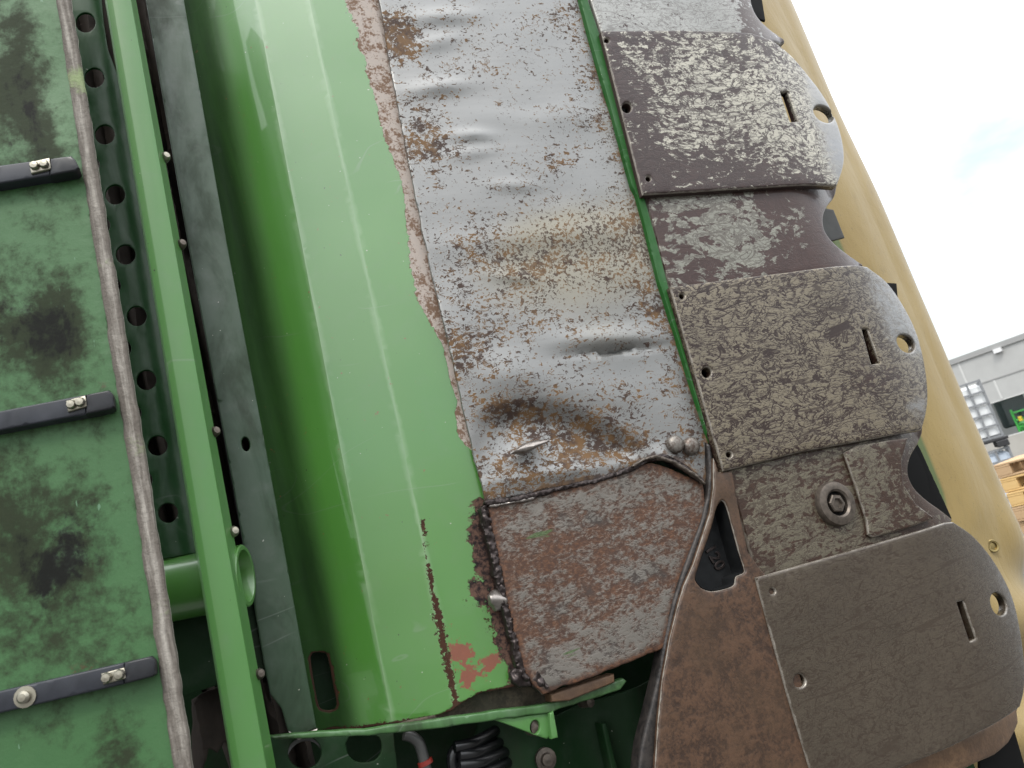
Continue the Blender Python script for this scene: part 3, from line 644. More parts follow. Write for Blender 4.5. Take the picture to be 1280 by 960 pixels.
# ---- dark green flange showing between steel panel and skids
fl = [(700, TOP), (726, 0), (738, 46), (763, 132), (790, 232), (796, 243), (806, 280), (824, 352), (831, 372), (850, 432), (868, 490), (884, 540), (889, 552), (893, 535), (880, 498), (862, 440), (846, 390), (836, 360), (822, 305), (810, 262), (803, 240), (778, 140), (750, 44), (735, 0), (712, TOP)]
sheet('flange', XZ(fl, -.013), -.013, .014, MT['gap'], mower, edge=.0012, grid=.01)

# ---- skid segments and wear plates
def nose(y0, xa, xb, depth):
    def f(x, z):
        t = np.clip((np.asarray(x) - xa)/(xb - xa), 0, 1.6); return y0 + depth*t*t
    return f
def xw(px, py): return Q3(px, py, -.015)[0]
def arc(c, n=5): return sm(c, n)
P1 = [(752, 38), (850, 37), (940, 41)] + arc([(966, 50), (990, 70), (1012, 96), (1031, 122), (1046, 152), (1054, 180), (1055, 205), (1047, 232)]) + [(1000, 231), (950, 234), (900, 237), (850, 240), (804, 243)]
y1 = nose(-.024, xw(940, 140), xw(1050, 150), .026)
def hole_px(pts, yf): return XZ(pts, yf)
oval1 = ell(1030, 142, 14, 9, .6, 22)
plate1 = sheet('skid_plate', XZ(P1, y1), y1, .014, MT['skid_a'], mower, grid=.011, edge=.0032,
      holes=[XZ(ell(759, 50, 3, 3, 0, 12), y1), XZ(ell(784, 134, 6, 6.5, 0, 14), y1), XZ(ell(811, 223, 3.2, 3.2, 0, 12), y1), XZ([(976, 115), (985, 114), (998, 151), (988, 152)], y1), XZ(oval1, y1)],
      attrs=dict(pale=lambda x, y: np.clip(1.0*ss(985, 1040, x + .25*(150 - y)) - .05 + .35*gb(x, y, 900, 110, 90, 50) + .25*gb(x, y, 950, 160, 60, 40) - .55*gb(x, y, 800, 190, 35, 70, -.2) - .5*gb(x, y, 880, 220, 80, 22) - .5*gb(x, y, 775, 90, 16, 70, -.25) - .3*gb(x, y, 1000, 228, 70, 8), -1, 1)))
plate1['label'] = 'skid plate with pale worn crackle and polished nose'
P2 = [(838, 358), (900, 350), (990, 339), (1072, 331)] + arc([(1084, 333), (1108, 352), (1128, 380), (1145, 414), (1155, 450), (1160, 486), (1159, 512), (1153, 537)]) + [(1100, 547), (1000, 565), (950, 578), (905, 589)]
y2 = nose(-.024, xw(1050, 430), xw(1155, 450), .026)
plate2 = sheet('skid_plate', XZ(P2, y2), y2, .014, MT['skid_b'], mower, grid=.011, edge=.0032,
      holes=[XZ(ell(853, 370, 3.2, 3.2, 0, 12), y2), XZ(ell(884, 465, 6, 6.5, 0, 14), y2), XZ(ell(912, 568, 3.5, 3.5, 0, 12), y2), XZ([(1078, 411), (1085, 411), (1100, 453), (1090, 455)], y2), XZ(ell(1133, 429, 13, 9.5, .8, 22), y2)],
      attrs=dict(pale=lambda x, y: np.clip(.68*ss(1070, 1115, x + .4*(400 - y)) - .9*gb(x, y, 1120, 475, 45, 26) - .5*gb(x, y, 1060, 480, 40, 24) + .15 - .35*gb(x, y, 1000, 350, 70, 14) - .35*gb(x, y, 880, 430, 22, 60, -.25) + .45*gb(x, y, 1135, 505, 14, 14) - .3*gb(x, y, 1000, 555, 120, 14, -.2), -1, 1)))
plate2['label'] = 'skid plate with brown crackle pattern and rusty nose'
P3 = [(945, 722), (1020, 701), (1100, 678), (1182, 653)] + arc([(1192, 652), (1217, 670), (1243, 702), (1265, 745), (1276, 790), (1281, 830), (1281, 862), (1276, 884)]) + [(1240, 908), (1190, 934), (1140, 955), (1090, 975), (1030, 995), (1022, 990), (985, 868)]
y3 = nose(-.024, xw(1170, 760), xw(1275, 780), .026)
plate3 = sheet('skid_plate', XZ(P3, y3), y3, .014, MT['skid_c'], mower, grid=.011, edge=.0032,
      holes=[XZ(ell(966, 739, 3.6, 3.6, 0, 12), y3), XZ(ell(1000, 851, 7.5, 8.5, 0, 16), y3), XZ([(1197, 753), (1205, 751), (1221, 798), (1213, 802)], y3), XZ(ell(1249, 755, 9.5, 15, -.35, 22), y3)],
      attrs=dict(pale=lambda x, y: np.clip(.60*ss(1210, 1270, x + .3*(740 - y)) + .12 - .2*gb(x, y, 1000, 860, 30, 50), -1, 1)))
plate3['label'] = 'smooth brown grey skid plate with grooved nose'
# backing behind bolt holes and slots
for yf, q in ((y1, [(760, 48), (955, 58), (1003, 215), (805, 236)]), (y2, [(846, 364), (1068, 346), (1110, 520), (908, 582)]), (y3, [(952, 728), (1178, 670), (1230, 880), (1010, 960)])):
    sheet('plate_carrier', XZ(q, .004), .004, .02, MT['dark'], mower, grid=.03, edge=.001)
# segments between the plates
G0 = [(716, TOP), (738, 0), (752, 42), (850, 46), (960, 52), (982, 52)] + arc([(980, 48), (962, 36), (948, 22), (941, 8), (938, -8), (930, -60)], 4) + [(905, TOP)]
ys0 = nose(-.012, xw(905, 20), xw(965, 20), .02)
sheet('cutterbar_segment', XZ(G0, ys0), ys0, .02, MT['seg_a'], mower, grid=.012, edge=.004, attrs=dict(pale=lambda x, y: .30 - 1.1*ss(918, 930, x + .12*(10 - y))))
G1 = [(806, 238), (900, 230), (1046, 226)] + arc([(1047, 234), (1044, 246), (1035, 258), (1030, 272), (1032, 288), (1042, 302), (1060, 317), (1081, 331)], 5) + [(1070, 342), (950, 352), (840, 366), (826, 318)]
ys1 = nose(-.012, xw(1000, 280), xw(1060, 290), .018)
seg1 = sheet('cutterbar_segment', XZ(G1, ys1), ys1, .02, MT['seg_b'], mower, grid=.012, edge=.005,
      attrs=dict(pale=lambda x, y: np.clip(.62*gb(x, y, 920, 290, 38, 36, -.3) + .55*gb(x, y, 945, 315, 26, 26) + .5*gb(x, y, 992, 280, 17, 14) + .25*gb(x, y, 855, 280, 40, 60) - .42*ss(945, 965, x + .15*(280-y)) - .7*ss(1005, 1020, x), -1, .5)))
G2 = [(903, 582), (1000, 560), (1155, 532)] + arc([(1154, 542), (1148, 556), (1139, 572), (1136, 590), (1142, 607), (1156, 622), (1175, 636), (1193, 650)], 5) + [(1185, 664), (1080, 692), (950, 728), (925, 640)]
ys2 = nose(-.012, xw(1105, 600), xw(1170, 600), .018)
seg2 = sheet('cutterbar_segment', XZ(G2, ys2), ys2, .02, MT['seg_c'], mower, grid=.012, edge=.005,
      attrs=dict(pale=lambda x, y: np.clip(.22*gb(x, y, 1000, 650, 60, 50) + .45*gb(x, y, 1070, 665, 22, 8) - .6*ss(1108, 1125, x) - .25*gb(x, y, 1040, 610, 36, 30) - .5*(1 - ss(920, 945, x - .3*(y - 640))), -1, .5)))
cov = sheet('cover_step', XZ([(1056, 566), (1072, 556), (1110, 550), (1136, 547), (1128, 575), (1130, 605), (1146, 630), (1170, 648), (1130, 662), (1092, 672), (1086, 668), (1084, 650), (1070, 606)], -.019), -.019, .012, MT['seg_c'], seg2, grid=.012, edge=.003, attrs=dict(pale=lambda x, y: .10 - .5*ss(1100, 1122, x)))
c = Q3(1043, 630, -.014)
ring = lathe('bolt_ring', c, (0, -1, 0), [(.030, -.004), (.030, .004), (.0285, .007), (.024, .0085), (.019, .0085), (.0165, .006), (.0165, -.004)], MT['bolt_rust'], seg2, 36)
lathe('bolt_recess', c, (0, -1, 0), [(.0168, .0005), (0, .0005)], MT['dark'], ring, 24)
lathe('hex_bolt', c, (0, -1, 0), [(.0130, .0), (.0130, .0055), (.0115, .0072), (.0075, .0076), (.0062, .0040), (0, .0040)], MT['bolt_rust'], ring, 6, 20)

# ---- brown casting at the foot, with a triangular recess and cast marks
cast_o = [(893, 572), (900, 590), (916, 588), (925, 640), (936, 690), (952, 712), (975, 735), (1035, 985), (1060, 1100), (812, 1100), (818, 1000), (821, 945), (824, 900), (829, 850), (838, 800), (849, 755), (856, 732), (868, 705), (880, 668), (889, 640), (893, 610)]
tri = sm([(903, 625), (909, 632), (918, 664), (925, 690), (932, 712), (929, 717), (921, 721), (919, 731), (908, 736), (892, 739), (880, 736), (871, 727), (871, 718), (880, 690), (890, 660), (897, 634), (903, 625)], 3)[:-1]
yc = -.020
cast = sheet('casting', XZ(cast_o, yc), yc, .032, MT['cast'], mower, holes=[XZ(tri, yc)], grid=.014, edge=.003)
cast['label'] = 'brown rusted casting with triangular recess'
rb = sheet('recess_floor', XZ([(880, 600), (940, 610), (960, 750), (850, 760)], .010), lambda x, z: .010 + .0*x, .004, m_plain('dark cast steel', (.030, .032, .034), .5, .3, .4, 90, .2), cast, grid=.02)
lo_ = np.array(XZ(tri, yc)); ce = lo_.mean(0); li = ce + (lo_ - ce)*.975; nl = len(li)
mesh('recess_wall', [(p[0], yc + .0035, p[1]) for p in li] + [(p[0], .011, p[1]) for p in ce + (lo_ - ce)*.96], [(i, (i+1) % nl, nl + (i+1) % nl, nl + i) for i in range(nl)], rb.data.materials[0], cast, 40)
# cast numerals on the recess floor
tcu = bpy.data.curves.new('cast_numerals', 'FONT'); tcu.body = '120'; tcu.size = .022; tcu.extrude = .0012; tcu.bevel_depth = .0006; tcu.align_x = 'CENTER'; tcu.align_y = 'CENTER'
tmp = bpy.data.objects.new('tmp', tcu); COL.objects.link(tmp); dg = bpy.context.evaluated_depsgraph_get(); tme = bpy.data.meshes.new_from_object(tmp.evaluated_get(dg)); bpy.data.objects.remove(tmp)
c = Q3(893, 697, .0095); tme.transform(Matrix.Translation(Vector(c)) @ Matrix.Rotation(math.radians(78), 4, 'Y') @ Matrix.Rotation(math.radians(90), 4, 'X'))
tme.name = 'cast_numerals'; obj('cast_numerals', tme, MT['weld'], cast)
# dark rubber seal along the casting's edge
seal = [(884, 552), (890, 556), (893, 575), (893, 610), (889, 640), (880, 668), (868, 705), (856, 732), (849, 755), (838, 800), (829, 850), (824, 900), (821, 945), (818, 1000), (812, 1100), (780, 1100), (793, 1000), (802, 930), (812, 890), (824, 840), (831, 800), (838, 765), (848, 730), (862, 690), (877, 650), (884, 620), (887, 590)]
sheet('edge_band', XZ(seal, -.013), -.013, .02, m_rust('dark scuffed steel band', (.028, .025, .024), (.075, .062, .055), rough=.38, bright=False, metal=.4), mower, grid=.012, edge=.0045)
# rubbed lip under the lowest plate
lp_o = [(1020, 1000), (1090, 970), (1140, 948), (1190, 927), (1240, 902), (1277, 878), (1274, 905), (1262, 930), (1245, 945), (1222, 955), (1180, 975), (1120, 1010), (1060, 1040)]
yl = nose(-.006, xw(1150, 940), xw(1270, 900), .03)
sheet('rubbed_lip', XZ(lp_o, yl), yl, .02, MT['lip'], mower, edge=.006, grid=.01)

# ---- knives and cutter discs behind the noses
sheet('knife', XZ([(1020, 258), (1042, 262), (1056, 297), (1040, 301), (1018, 290)], .05), .05, .004, MT['knife'], mower, edge=.001)
sheet('knife', XZ([(1090, 352), (1121, 354), (1123, 378), (1100, 392)], .05), .05, .004, MT['dark'], mower, edge=.001)
sheet('knife', XZ([(1225, 905), (1266, 905), (1282, 960), (1225, 985)], .05), .05, .004, MT['dark'], mower, edge=.001)
sheet('knife', XZ([(925, -20), (952, -5), (957, 26), (935, 20)], .05), .05, .004, MT['dark'], mower, edge=.001)
for (x, y) in ((920, 300), (1085, 600), (820, 0)):
    lathe('cutter_disc', Q3(x, y, .09), (0, -1, 0), [(0, .012), (.06, .012), (.115, .004), (.118, 0), (.115, -.004), (0, -.004)], MT['dark'], mower, 32)
sheet('inner_guard', XZ([(1100, 540), (1140, 545), (1150, 560), (1190, 648), (1120, 680)], .11), .11, .004, MT['dark'], mower, edge=.001)

# ---- deck parts under the hood
sheet('deck_lip', XZ([(335, 920), (398, 914), (450, 912), (510, 904), (560, 897), (620, 888), (684, 880), (720, 869), (768, 852), (779, 848), (784, 852), (776, 862), (740, 874), (700, 886), (692, 891), (640, 897), (560, 909), (510, 915), (440, 921), (345, 924)], .004), .004, .012, MT['lipgreen'], mower, edge=.002, grid=.008, jag=.0006)
sheet('chaff_shelf', XZ([(500, 905), (560, 890), (600, 862), (660, 850), (690, 862), (690, 880), (640, 888), (560, 900)], .02), lambda x, z: .02 + .01*vnoise(x*60, z*60), .01, MT['mud'], mower, grid=.006, edge=.002)
sheet('wear_block', XZ([(688, 868), (768, 842), (769, 853), (712, 876), (690, 878)], -.002), -.002, .02, MT['lip'], mower, edge=.002)
lug = sheet('lug', XZ([(610, 897), (640, 897), (685, 891), (690, 900), (690, 918), (684, 924), (672, 920), (640, 908)], .008), .008, .008, MT['rail'], mower, edge=.0015, holes=[XZ(ell(669, 909, 6, 9, .1, 16), .008)])
lathe('lug_pin', Q3(669, 909, .02), (.2, -1, 0), [(.009, -.01), (.009, .006), (0, .008)], MT['bolt_rust'], lug, 14)
sheet('clip_plate', XZ([(687, 892), (692, 889), (695, 905), (698, 922), (690, 924), (688, 908)], .000), .0, .01, MT['rail'], lug, edge=.0012)
sheet('hole_plate', XZ([(330, 922), (440, 918), (492, 914), (497, 960), (510, 1090), (360, 1090)], .045), .045, .004, MT['dkgreen'], mower, holes=[XZ(ell(381, 941, 21, 20, 0, 24), .045), XZ(sm([(432, 930), (440, 918), (458, 919), (474, 922), (477, 938), (468, 951), (448, 953), (436, 944), (432, 930)], 3)[:-1], .045)], edge=.0012)
lathe('hole_ring', Q3(381, 950, .055), (0, -1, .2), [(.022, 0), (.022, .004), (.018, .004), (.018, 0)], MT['pipe'], mower, 24)
sheet('lower_deck', XZ([(600, 900), (700, 895), (790, 858), (850, 830), (900, 1090), (560, 1090)], .075), lambda x, z: .075 + .015*np.sin(x*40), .004, MT['dkgreen'], mower, grid=.012, edge=.0012)
sheet('deck_rib', XZ([(752, 905), (758, 904), (772, 960), (790, 1090), (782, 1090), (764, 960)], .058), .058, .02, MT['dkgreen'], mower, edge=.002)
sheet('deck_rib', XZ([(655, 925), (658, 925), (664, 960), (680, 1090), (674, 1090), (660, 960)], .062), .062, .02, MT['dkgreen'], mower, edge=.002)
lathe('deck_bolt', Q3(682, 949, .058), (0, -1, 0), [(.0125, -.01), (.0125, .002), (.0075, .003), (.0065, .008), (0, .009)], MT['bolt_rust'], mower, 14)
lathe('deck_bolt', Q3(733, 878, .05), (.3, -1, 0), [(.006, -.01), (.006, .008), (0, .009)], MT['bolt_rust'], mower, 8)
# hydraulic elbow and black hoses
el = sm([(505, 918), (515, 921), (523, 928), (527, 938), (531, 955), (536, 985), (545, 1060)], 5)
tube('hydraulic_elbow', [Q3(x, y, .03) for x, y in el], .006, MT['pipe'], mower, 14)
lathe('red_ring', Q3(530.5, 950, .03), (.12, 0, -1), [(.0062, 0), (.0082, .0005), (.0082, .0045), (.0062, .005)], MT['red'], mower, 16)
for j, (a, b, r) in enumerate([((568, 934), (611, 918), .0062), ((574, 944), (616, 932), .0062), ((574, 957), (622, 944), .0068), ((580, 972), (626, 957), .0066), ((560, 990), (622, 972), .0070)]):
    x0, yy0 = a; x1, yy1 = b
    tube('hose', [Q3(x0 + (x1-x0)*t, yy0 + (yy1-yy0)*t + 3*math.sin(t*3.1), .028 + .03*t*t) for t in np.linspace(0, 1.3, 14)], r, MT['hose'], mower, 14)
tube('hose', [Q3(x, y, .04) for x, y in sm([(575, 930), (566, 945), (568, 965), (580, 1000)], 5)], .007, MT['hose'], mower, 12)
# closed back of the machine and the frame that carries it down to the yard
x0 = Q3(-150, 480, .2)[0]; x1 = Q3(1020, 480, .2)[0]
boxes('back_panel', [(((x0+x1)/2, .185, 1.66), ((x1-x0)/2, .004, .85), None)], MT['dkgreen'], mower)
boxes('frame_post', [((.05, .26, 1.25), (.05, .05, 1.25), None)], MT['dkgreen'], mower, .008)
boxes('frame_post', [((.55, .26, 1.25), (.05, .05, 1.25), None)], MT['dkgreen'], mower, .008)
boxes('foot_beam', [((.30, .26, .06), (.45, .07, .06), None)], MT['dkgreen'], mower, .008)

# ---- yellow canvas guard beyond the skids
YT = .20
xr = Q3(1080, 210, YT + .05)[0]; xl = Q3(1154, 585, YT)[0]
print('tarp x', xl, xr)
cols = []; nT = 40; V = []; F = []; D_ = []; PI_ = []
zt, zb = 3.0, .55; nz_ = 130
zf = Q3(1250, 690, YT)[2]
prof = []
for i in range(nT + 1):
    t = i/nT
    if t < .55: prof.append((xl + (xr - .10 - xl)*t/.55, YT - .012*math.sin(math.pi*t/.55)))
    else:
        a = (t-.55)/.45*math.pi*.80; prof.append((xr - .10 + .10*math.sin(a), YT + .10*(1 - math.cos(a))))
for r in range(nz_ + 1):
    z = zt + (zb - zt)*r/nz_; kf = float(ss(.0, .30, np.array(zf + .13 - z)))
    for i, (x, y) in enumerate(prof):
        w = kf*(1 - .8*(i/nT)**2)*(.032*math.sin(34*z + 26*x) + .05*(float(vnoise(np.array(x*14), np.array(z*14))) - .5)) + .010*(float(vnoise(np.array(x*6 + 2), np.array(z*4))) - .5)
        V.append((x - kf*.30*(1 - i/nT)**2 + .30*w*(1 - (i/nT)**4), y + w, z)); D_.append(min(1., kf*1.0*max(0, i/nT - .15))); PI_.append(1.0 if i < 3 else 0.)
for r in range(nz_):
    for i in range(nT): a = r*(nT+1) + i; F.append((a, a+nT+1, a+nT+2, a+1))
tarp = mesh('yellow_guard_curtain', V, F, MT['tarp'], mower, 80)
at = tarp.data.attributes.new('dirt_dark', 'FLOAT', 'POINT'); at.data.foreach_set('value', np.array(D_, np.float32))  # turns browner towards the creased lower end
at = tarp.data.attributes.new('piping', 'FLOAT', 'POINT'); at.data.foreach_set('value', np.array(PI_, np.float32))
sd = tarp.modifiers.new('thickness', 'SOLIDIFY'); sd.thickness = .003; sd.offset = 1
tarp['label'] = 'yellow canvas guard curtain with creased lower end'
for (x, y) in ((1238, 684),):
    tv = np.array(V); ex, ey = PX(tv[:, 0], tv[:, 1], tv[:, 2]); ev_ = tv[np.argmin(np.hypot(ex - x, ey - y) + 400*np.maximum(0, tv[:, 1] - YT - .06))]
    lathe('eyelet', ev_ - [0, .004, 0], (-.3, -1, .1), [(0, .0006), (.007, .0006), (.0105, .0), (.0115, .002), (.010, .0035), (.007, .003), (.007, 0)], MT['brass'], tarp, 20)
boxes('curtain_bar', [(((xl + xr)/2, YT + .08, 3.02), ((xr-xl)/2 + .02, .02, .02), None), ((xl + .02, YT + .05, 1.6), (.015, .015, 1.4), None)], MT['dkgreen'], mower)

# ================================================================== the yard behind
def at_dist(px, py, dist):
    v = ray(px, py); h = math.hypot(v[0], v[1]); return CAM + v*dist/h
# ---- grey building
vf = ray(-300, 981); fd = np.array([vf[0], vf[1], 0]); fd /= np.linalg.norm(fd)      # along the facade, receding
bp = at_dist(1230, 437, 30); bh = bp[2]
rotb = math.atan2(-fd[1], -fd[0])                                                    # local +X runs towards the near end
ALB = 0.75
MT['wall'] = m_plain('grey cladding panel', (.46, .46, .445), .6, 0, .06, 3)
MT['joint'] = m_plain('pale joint strip', (.62, .62, .60), .5, 0, .03, 3)
MT['trim'] = m_plain('grey roof trim', (.36, .36, .35), .5, .2, .05, 3)
MT['plinth'] = m_plain('beige concrete plinth', (.44, .42, .38), .8, 0, .1, 2)
kg = NM('window glass'); kg.b.inputs['Transmission Weight'].default_value = 1.0; kg.b.inputs['IOR'].default_value = 1.02; MT['glass'] = kg.out((1.3, 1.33, 1.33), .02)
bld = thing('grey_building', 'long grey clad building with pale joints and a wide showroom window', 'building', (bp[0], bp[1], 0), rotb)
bi = bld
def bbox(name, x0, x1, y0, y1, z0, z1, mat, parent, bev=0.):
    return lbox(name, x0, x1, y0, y1, z0, z1, mat, parent, bld, bev)
def lbox(name, x0, x1, y0, y1, z0, z1, mat, parent, root, bev=0.):
    bm = bmesh.new(); bmesh.ops.create_cube(bm, size=1, matrix=Matrix.Translation(((x0+x1)/2, (y0+y1)/2, (z0+z1)/2)) @ Matrix.Diagonal((x1-x0, y1-y0, z1-z0, 1)))
    if bev: bmesh.ops.bevel(bm, geom=bm.edges[:], offset=bev, segments=1, affect='EDGES')
    me = bpy.data.meshes.new(name); bm.to_mesh(me); bm.free(); me.materials.append(mat)
    o = bpy.data.objects.new(name, me); COL.objects.link(o); o.parent = parent; return o
# which way is 'towards camera' in building local y
inv = Matrix.Rotation(-rotb, 3, 'Z'); cl = inv @ Vector((CAM[0]-bp[0], CAM[1]-bp[1], 0)); sy = -1 if cl.y < 0 else 1
def b2l(px, py):                                                                      # a photo point on the facade plane, local x and z
    v = Vector(ray(px, py)); o = inv @ Vector((CAM[0]-bp[0], CAM[1]-bp[1], CAM[2])); d = inv @ v; t = -o.y/d.y; p = o + d*t; return p.x, p.z
wx0, wz1 = b2l(1231, 506); _, wz0 = b2l(1248, 549)
rx, rz = b2l(1230, 437); jx1, jz = b2l(1236, 476); px1, _ = b2l(1203, 466); px2, _ = b2l(1247, 486)
print('bld', bh, 'win', wx0, wz0, wz1, 'joint', jz, px1, px2, 'sy', sy)
BX0, BX1 = wx0 - 14, wx0 + 16; wx1 = wx0 + 5.5
f0, f1 = (0, .25) if sy < 0 else (-.25, 0)
def facade(name, x0, x1, z0, z1, mat, proud=0., parent=bld, thick=.22):
    a = -sy
    ys = sorted((sy*proud, sy*proud - sy*thick)); return bbox(name, x0, x1, ys[0], ys[1], z0, z1, mat, parent)
facade('plinth', BX0, BX1, -.02, wz0, MT['plinth'], .03)
edgesx = [BX0] + [px2 - 5.2*i for i in (2, 1)] + [px2] + [px2 + 5.2, px2 + 10.4] + [BX1]
for a, b in zip(edgesx[:-1], edgesx[1:]):
    if b <= wx0 or a >= wx1: facade('wall_panel', a + .02, b - .02, wz0, jz - .02, MT['wall'])
    else:
        if a < wx0: facade('wall_panel', a + .02, wx0, wz0, jz - .02, MT['wall'])
        facade('wall_panel', max(a + .02, wx0), min(b - .02, wx1), wz1, jz - .02, MT['wall'])
        if b > wx1: facade('wall_panel', wx1, b - .02, wz0, jz - .02, MT['wall'])
ex2 = [BX0] + [px1 - 5.2*i for i in (2, 1)] + [px1] + [px1 + 5.2*i for i in (1, 2, 3)] + [BX1]
for a, b in zip(ex2[:-1], ex2[1:]): facade('wall_panel', a + .02, b - .02, jz + .02, bh - .12, MT['wall'])
for x in edgesx[1:-1]:
    if not wx0 < x < wx1: facade('joint_strip', x - .03, x + .03, wz0, jz - .03, MT['joint'], .008, thick=.1)
    else: facade('joint_strip', x - .03, x + .03, wz1 + .02, jz - .03, MT['joint'], .008, thick=.1)
for x in ex2[1:-1]: facade('joint_strip', x - .03, x + .03, jz + .03, bh - .13, MT['joint'], .008, thick=.1)
facade('roof_trim', BX0, BX1, bh - .12, bh + .06, MT['trim'], .06)
facade('ledge', BX0, BX1, jz - .02, jz + .02, MT['trim'], .02)
facade('window_frame', wx0, wx1, wz1 - .03, wz1, MT['joint'], .02); facade('window_frame', wx0, wx1, wz0, wz0 + .03, MT['joint'], .02)
for x in (wx0, wx0 + 1.8, wx0 + 3.6): facade('window_mullion', x, x + .03, wz0 + .03, wz1 - .03, MT['trim'], .01)
facade('window_pane', wx0, wx1, wz0 + .03, wz1 - .03, MT['glass'], -.06, thick=.01)
lx, lz = b2l(1248, 438); facade('wall_lamp', lx - .12, lx + .12, lz - .07, lz + .07, m_plain('white lamp housing', (.85, .85, .85), .3), .16, thick=.16)
a, b = sorted((-sy*7.0, -sy*7.2)); bbox('back_wall', BX0, BX1, a, b, 0, bh - .2, MT['wall'], bld)
for x in (BX0, BX1 - .2):
    a, b = sorted((-sy*.25, -sy*6.9)); bbox('side_wall', x, x + .2, a, b, 0, bh - .2, MT['wall'], bld)
a, b = sorted((-sy*4.6, -sy*7.2)); bbox('roof', BX0, BX1, a, b, bh - .19, bh - .05, MT['trim'], bld)
# ---- green machine with glazed cab standing behind the showroom glass
gmx = wx0 + 1.2; c = Vector((bp[0], bp[1], 0)) + Matrix.Rotation(rotb, 3, 'Z') @ Vector((gmx, -sy*1.7, 0))
MT['tgreen'] = m_plain('new green paint', (.06, .45, .07), .3, 0, .05, 5); MT['tdark'] = m_plain('dark tyre rubber', (.02, .02, .02), .7); MT['yel'] = m_plain('yellow paint', (.75, .55, .03), .4)
kc = NM('tinted cab glass'); MT['cabglass'] = kc.out((.05, .07, .07), .05, 0., .6)
trc = thing('green_tractor', 'bright green tractor with dark glazed cab behind the showroom window', 'tractor', tuple(c), rotb)
T = lambda n, x0, x1, y0, y1, z0, z1, m, b=.02: lbox(n, x0, x1, y0, y1, z0, z1, MT[m], trc, trc, b)
T('body', -.9, 2.6, -.5, .5, .75, 1.45, 'tgreen', .1); T('cab', -1.2, .6, -.75, .75, 1.35, 2.55, 'cabglass', .06); T('cab_roof', -1.35, .75, -.85, .85, 2.55, 2.72, 'tgreen', .05)
T('cab_post', -.25, -.1, -.80, -.74, 1.3, 2.55, 'joint', .01); T('cab_post', .52, .66, -.80, -.74, 1.3, 2.55, 'tgreen', .01); T('badge', -.55, -.43, sy*1.3 - .06, sy*1.3 + .06, 1.45, 1.62, 'yel', .02)
for z in (1.25, 1.5, 1.75): T('handrail', -.7, 2.6, sy*1.25 - .03, sy*1.25 + .03, z, z + .06, 'tgreen', .01)
for x in (-.7, .2, 1.2, 2.5): T('rail_post', x, x + .07, sy*1.25 - .03, sy*1.25 + .03, .8, 1.9, 'tgreen', .01)
T('fender', -.7, 1.6, sy*.75 - .3, sy*.75 + .3, 1.0, 1.5, 'tgreen', .12)
for x, r in ((-.3, .62), (2.0, .45)):
    for yy in (-.8, .8):
        bm = bmesh.new(); bmesh.ops.create_cone(bm, cap_ends=True, segments=28, radius1=r, radius2=r, depth=.36, matrix=Matrix.Translation((x, yy, r)) @ Matrix.Rotation(math.pi/2, 4, 'X')); bmesh.ops.bevel(bm, geom=[e for e in bm.edges if e.calc_length() > 0 and len(e.link_faces) == 2 and abs(e.link_faces[0].normal.dot(e.link_faces[1].normal)) < .5], offset=.06, segments=2, affect='EDGES')
        me = bpy.data.meshes.new('wheel'); bm.to_mesh(me); bm.free(); me.materials.append(MT['tdark']); o = bpy.data.objects.new('wheel', me); COL.objects.link(o); o.parent = trc

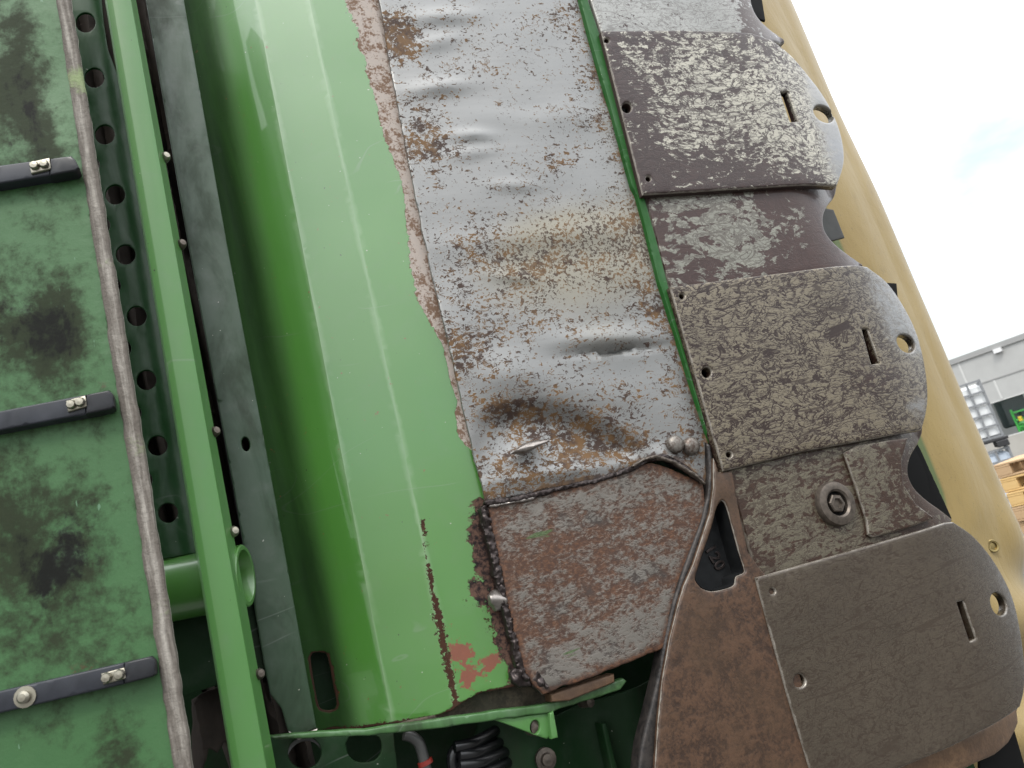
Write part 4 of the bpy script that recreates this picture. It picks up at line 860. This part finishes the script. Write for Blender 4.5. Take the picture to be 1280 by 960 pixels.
# ---- two stacked tank containers
MT['bottle'] = m_plain('white plastic bottle', (.80, .82, .82), .35, 0, .03, 4); MT['cage'] = m_plain('galvanised cage bar', (.26, .27, .28), .5, .3, .1, 10); MT['blackp'] = m_plain('black plastic pallet', (.02, .02, .022), .5); MT['bluew'] = m_plain('bluish white bottle', (.62, .70, .80), .35, 0, .03, 4)
tp = at_dist(1260, 556, 15.0); ztop = 1.08; vd = tp - CAM; ang_t = math.atan2(vd[1], vd[0]) - math.pi/2 + math.radians(3)
def tank(z, label, bot):
    # local origin: near right bottom corner of the container
    o = thing('tank_container', label, 'tank', (tp[0], tp[1], z), ang_t, 'stacked tank containers')
    B = lambda n, x0, x1, y0, y1, z0, z1, m, b=0.: lbox(n, x0, x1, y0, y1, z0, z1, MT[m], o, o, b)
    s = -1; yy = lambda a, b: sorted((s*a, s*b))
    w, d, h = 1.2, 1.0, 1.0; z0 = .16
    a, b = yy(-.03, -d + .03); B('bottle', -w + .03, -.03, a, b, z0 + .01, z0 + h - .06, bot, .05)
    for i in range(7): x = -w + .01 + (w - .02)*i/6; a, b = yy(.012, -.012); B('cage_bar', x - .017, x + .017, a, b, z0, z0 + h, 'cage')
    for i in range(6): a, b = yy(.02, -.005); zz = z0 + .02 + (h - .04)*i/5; B('cage_rail', -w, 0, a, b, zz - .016, zz + .016, 'cage')
    for i in range(6):
        yc_ = -d*i/5; a, b = sorted((s*yc_ - .011, s*yc_ + .011)); B('cage_bar', -.02, .004, a, b, z0, z0 + h, 'cage')
    for i in range(6): a, b = yy(0, -d); zz = z0 + .02 + (h-.04)*i/5; B('cage_rail', -.012, .010, a, b, zz - .012, zz + .012, 'cage')
    a, b = yy(.05, -d - .02); B('pallet_deck', -w - .02, .05, a, b, .11, z0 - .002, 'blackp', .01)
    for x in (-w + .06, -w/2, -.06):
        for q in (.0, -d/2, -d + .05): B('pallet_foot', x - .09, x + .09, s*q - .07, s*q + .07, 0.004, .108, 'blackp', .01)
    return o
tank(0, 'lower white caged tank container, mostly hidden behind the wooden pallets', 'bluew')
tank(1.165, 'upper white caged tank container on a black plastic base, stacked on another', 'bottle')
# ---- stack of wooden pallets
kw = NM('weathered pallet wood'); gr = kw.noise(14, 5, .6, 0, kw.map((1, 1, 9))); MT['wood'] = kw.out(kw.mix(gr, (.36, .22, .11), (.60, .42, .24)), .75)
kw = NM('fresh pallet wood'); gr = kw.noise(14, 5, .6, 0, kw.map((1, 1, 9))); MT['wood2'] = kw.out(kw.mix(gr, (.55, .34, .12), (.72, .50, .22)), .75)
pp = at_dist(1240, 580, 9.0); hp = .144; npal = 7
z_top = pp[2]; npal = max(3, int(round(z_top/hp))); print('pallet top', z_top, npal, 'tank', tp)
names = ['bottom', 'second from the bottom', 'third from the bottom', 'fourth from the bottom', 'fifth from the bottom', 'sixth from the bottom', 'seventh from the bottom', 'eighth from the bottom']
vis0 = rotb + math.radians(-3)
for i in range(npal):
    lab = 'wooden pallet, ' + ('topmost' if i == npal-1 else names[i]) + ' of the stack beside the tank containers'
    o = thing('wooden_pallet', lab, 'pallet', (pp[0] + random.uniform(-.02, .02), pp[1] + random.uniform(-.02, .02), i*hp), vis0 + math.radians(random.uniform(-1.5, 1.5)), 'stacked wooden pallets')
    m = 'wood2' if i in (npal-2, npal-3) else 'wood'; s = sy
    B = lambda n, x0, x1, a, b, z0, z1: lbox(n, x0, x1, min(s*a, s*b), max(s*a, s*b), z0, z1, MT[m], o, o, .004)
    for q in (0, -.35, -.70): B('bottom_board', 0, 1.2, q, q - .10, .003, .022)
    for q in (0, -.35, -.70):
        for x in (0, .53, 1.06): B('block', x, x + .145, q, q - .10, .023, .099)
    for x in (0, .53, 1.06): B('cross_board', x, x + .145, 0, -.8, .100, .120)
    for q in (0, -.17, -.35, -.53, -.70): B('deck_board', 0, 1.2, q, q - .12 if q else -.145, .121, .142)
print('tris', sum(len(o.data.polygons) for o in bpy.data.objects if o.type == 'MESH'))
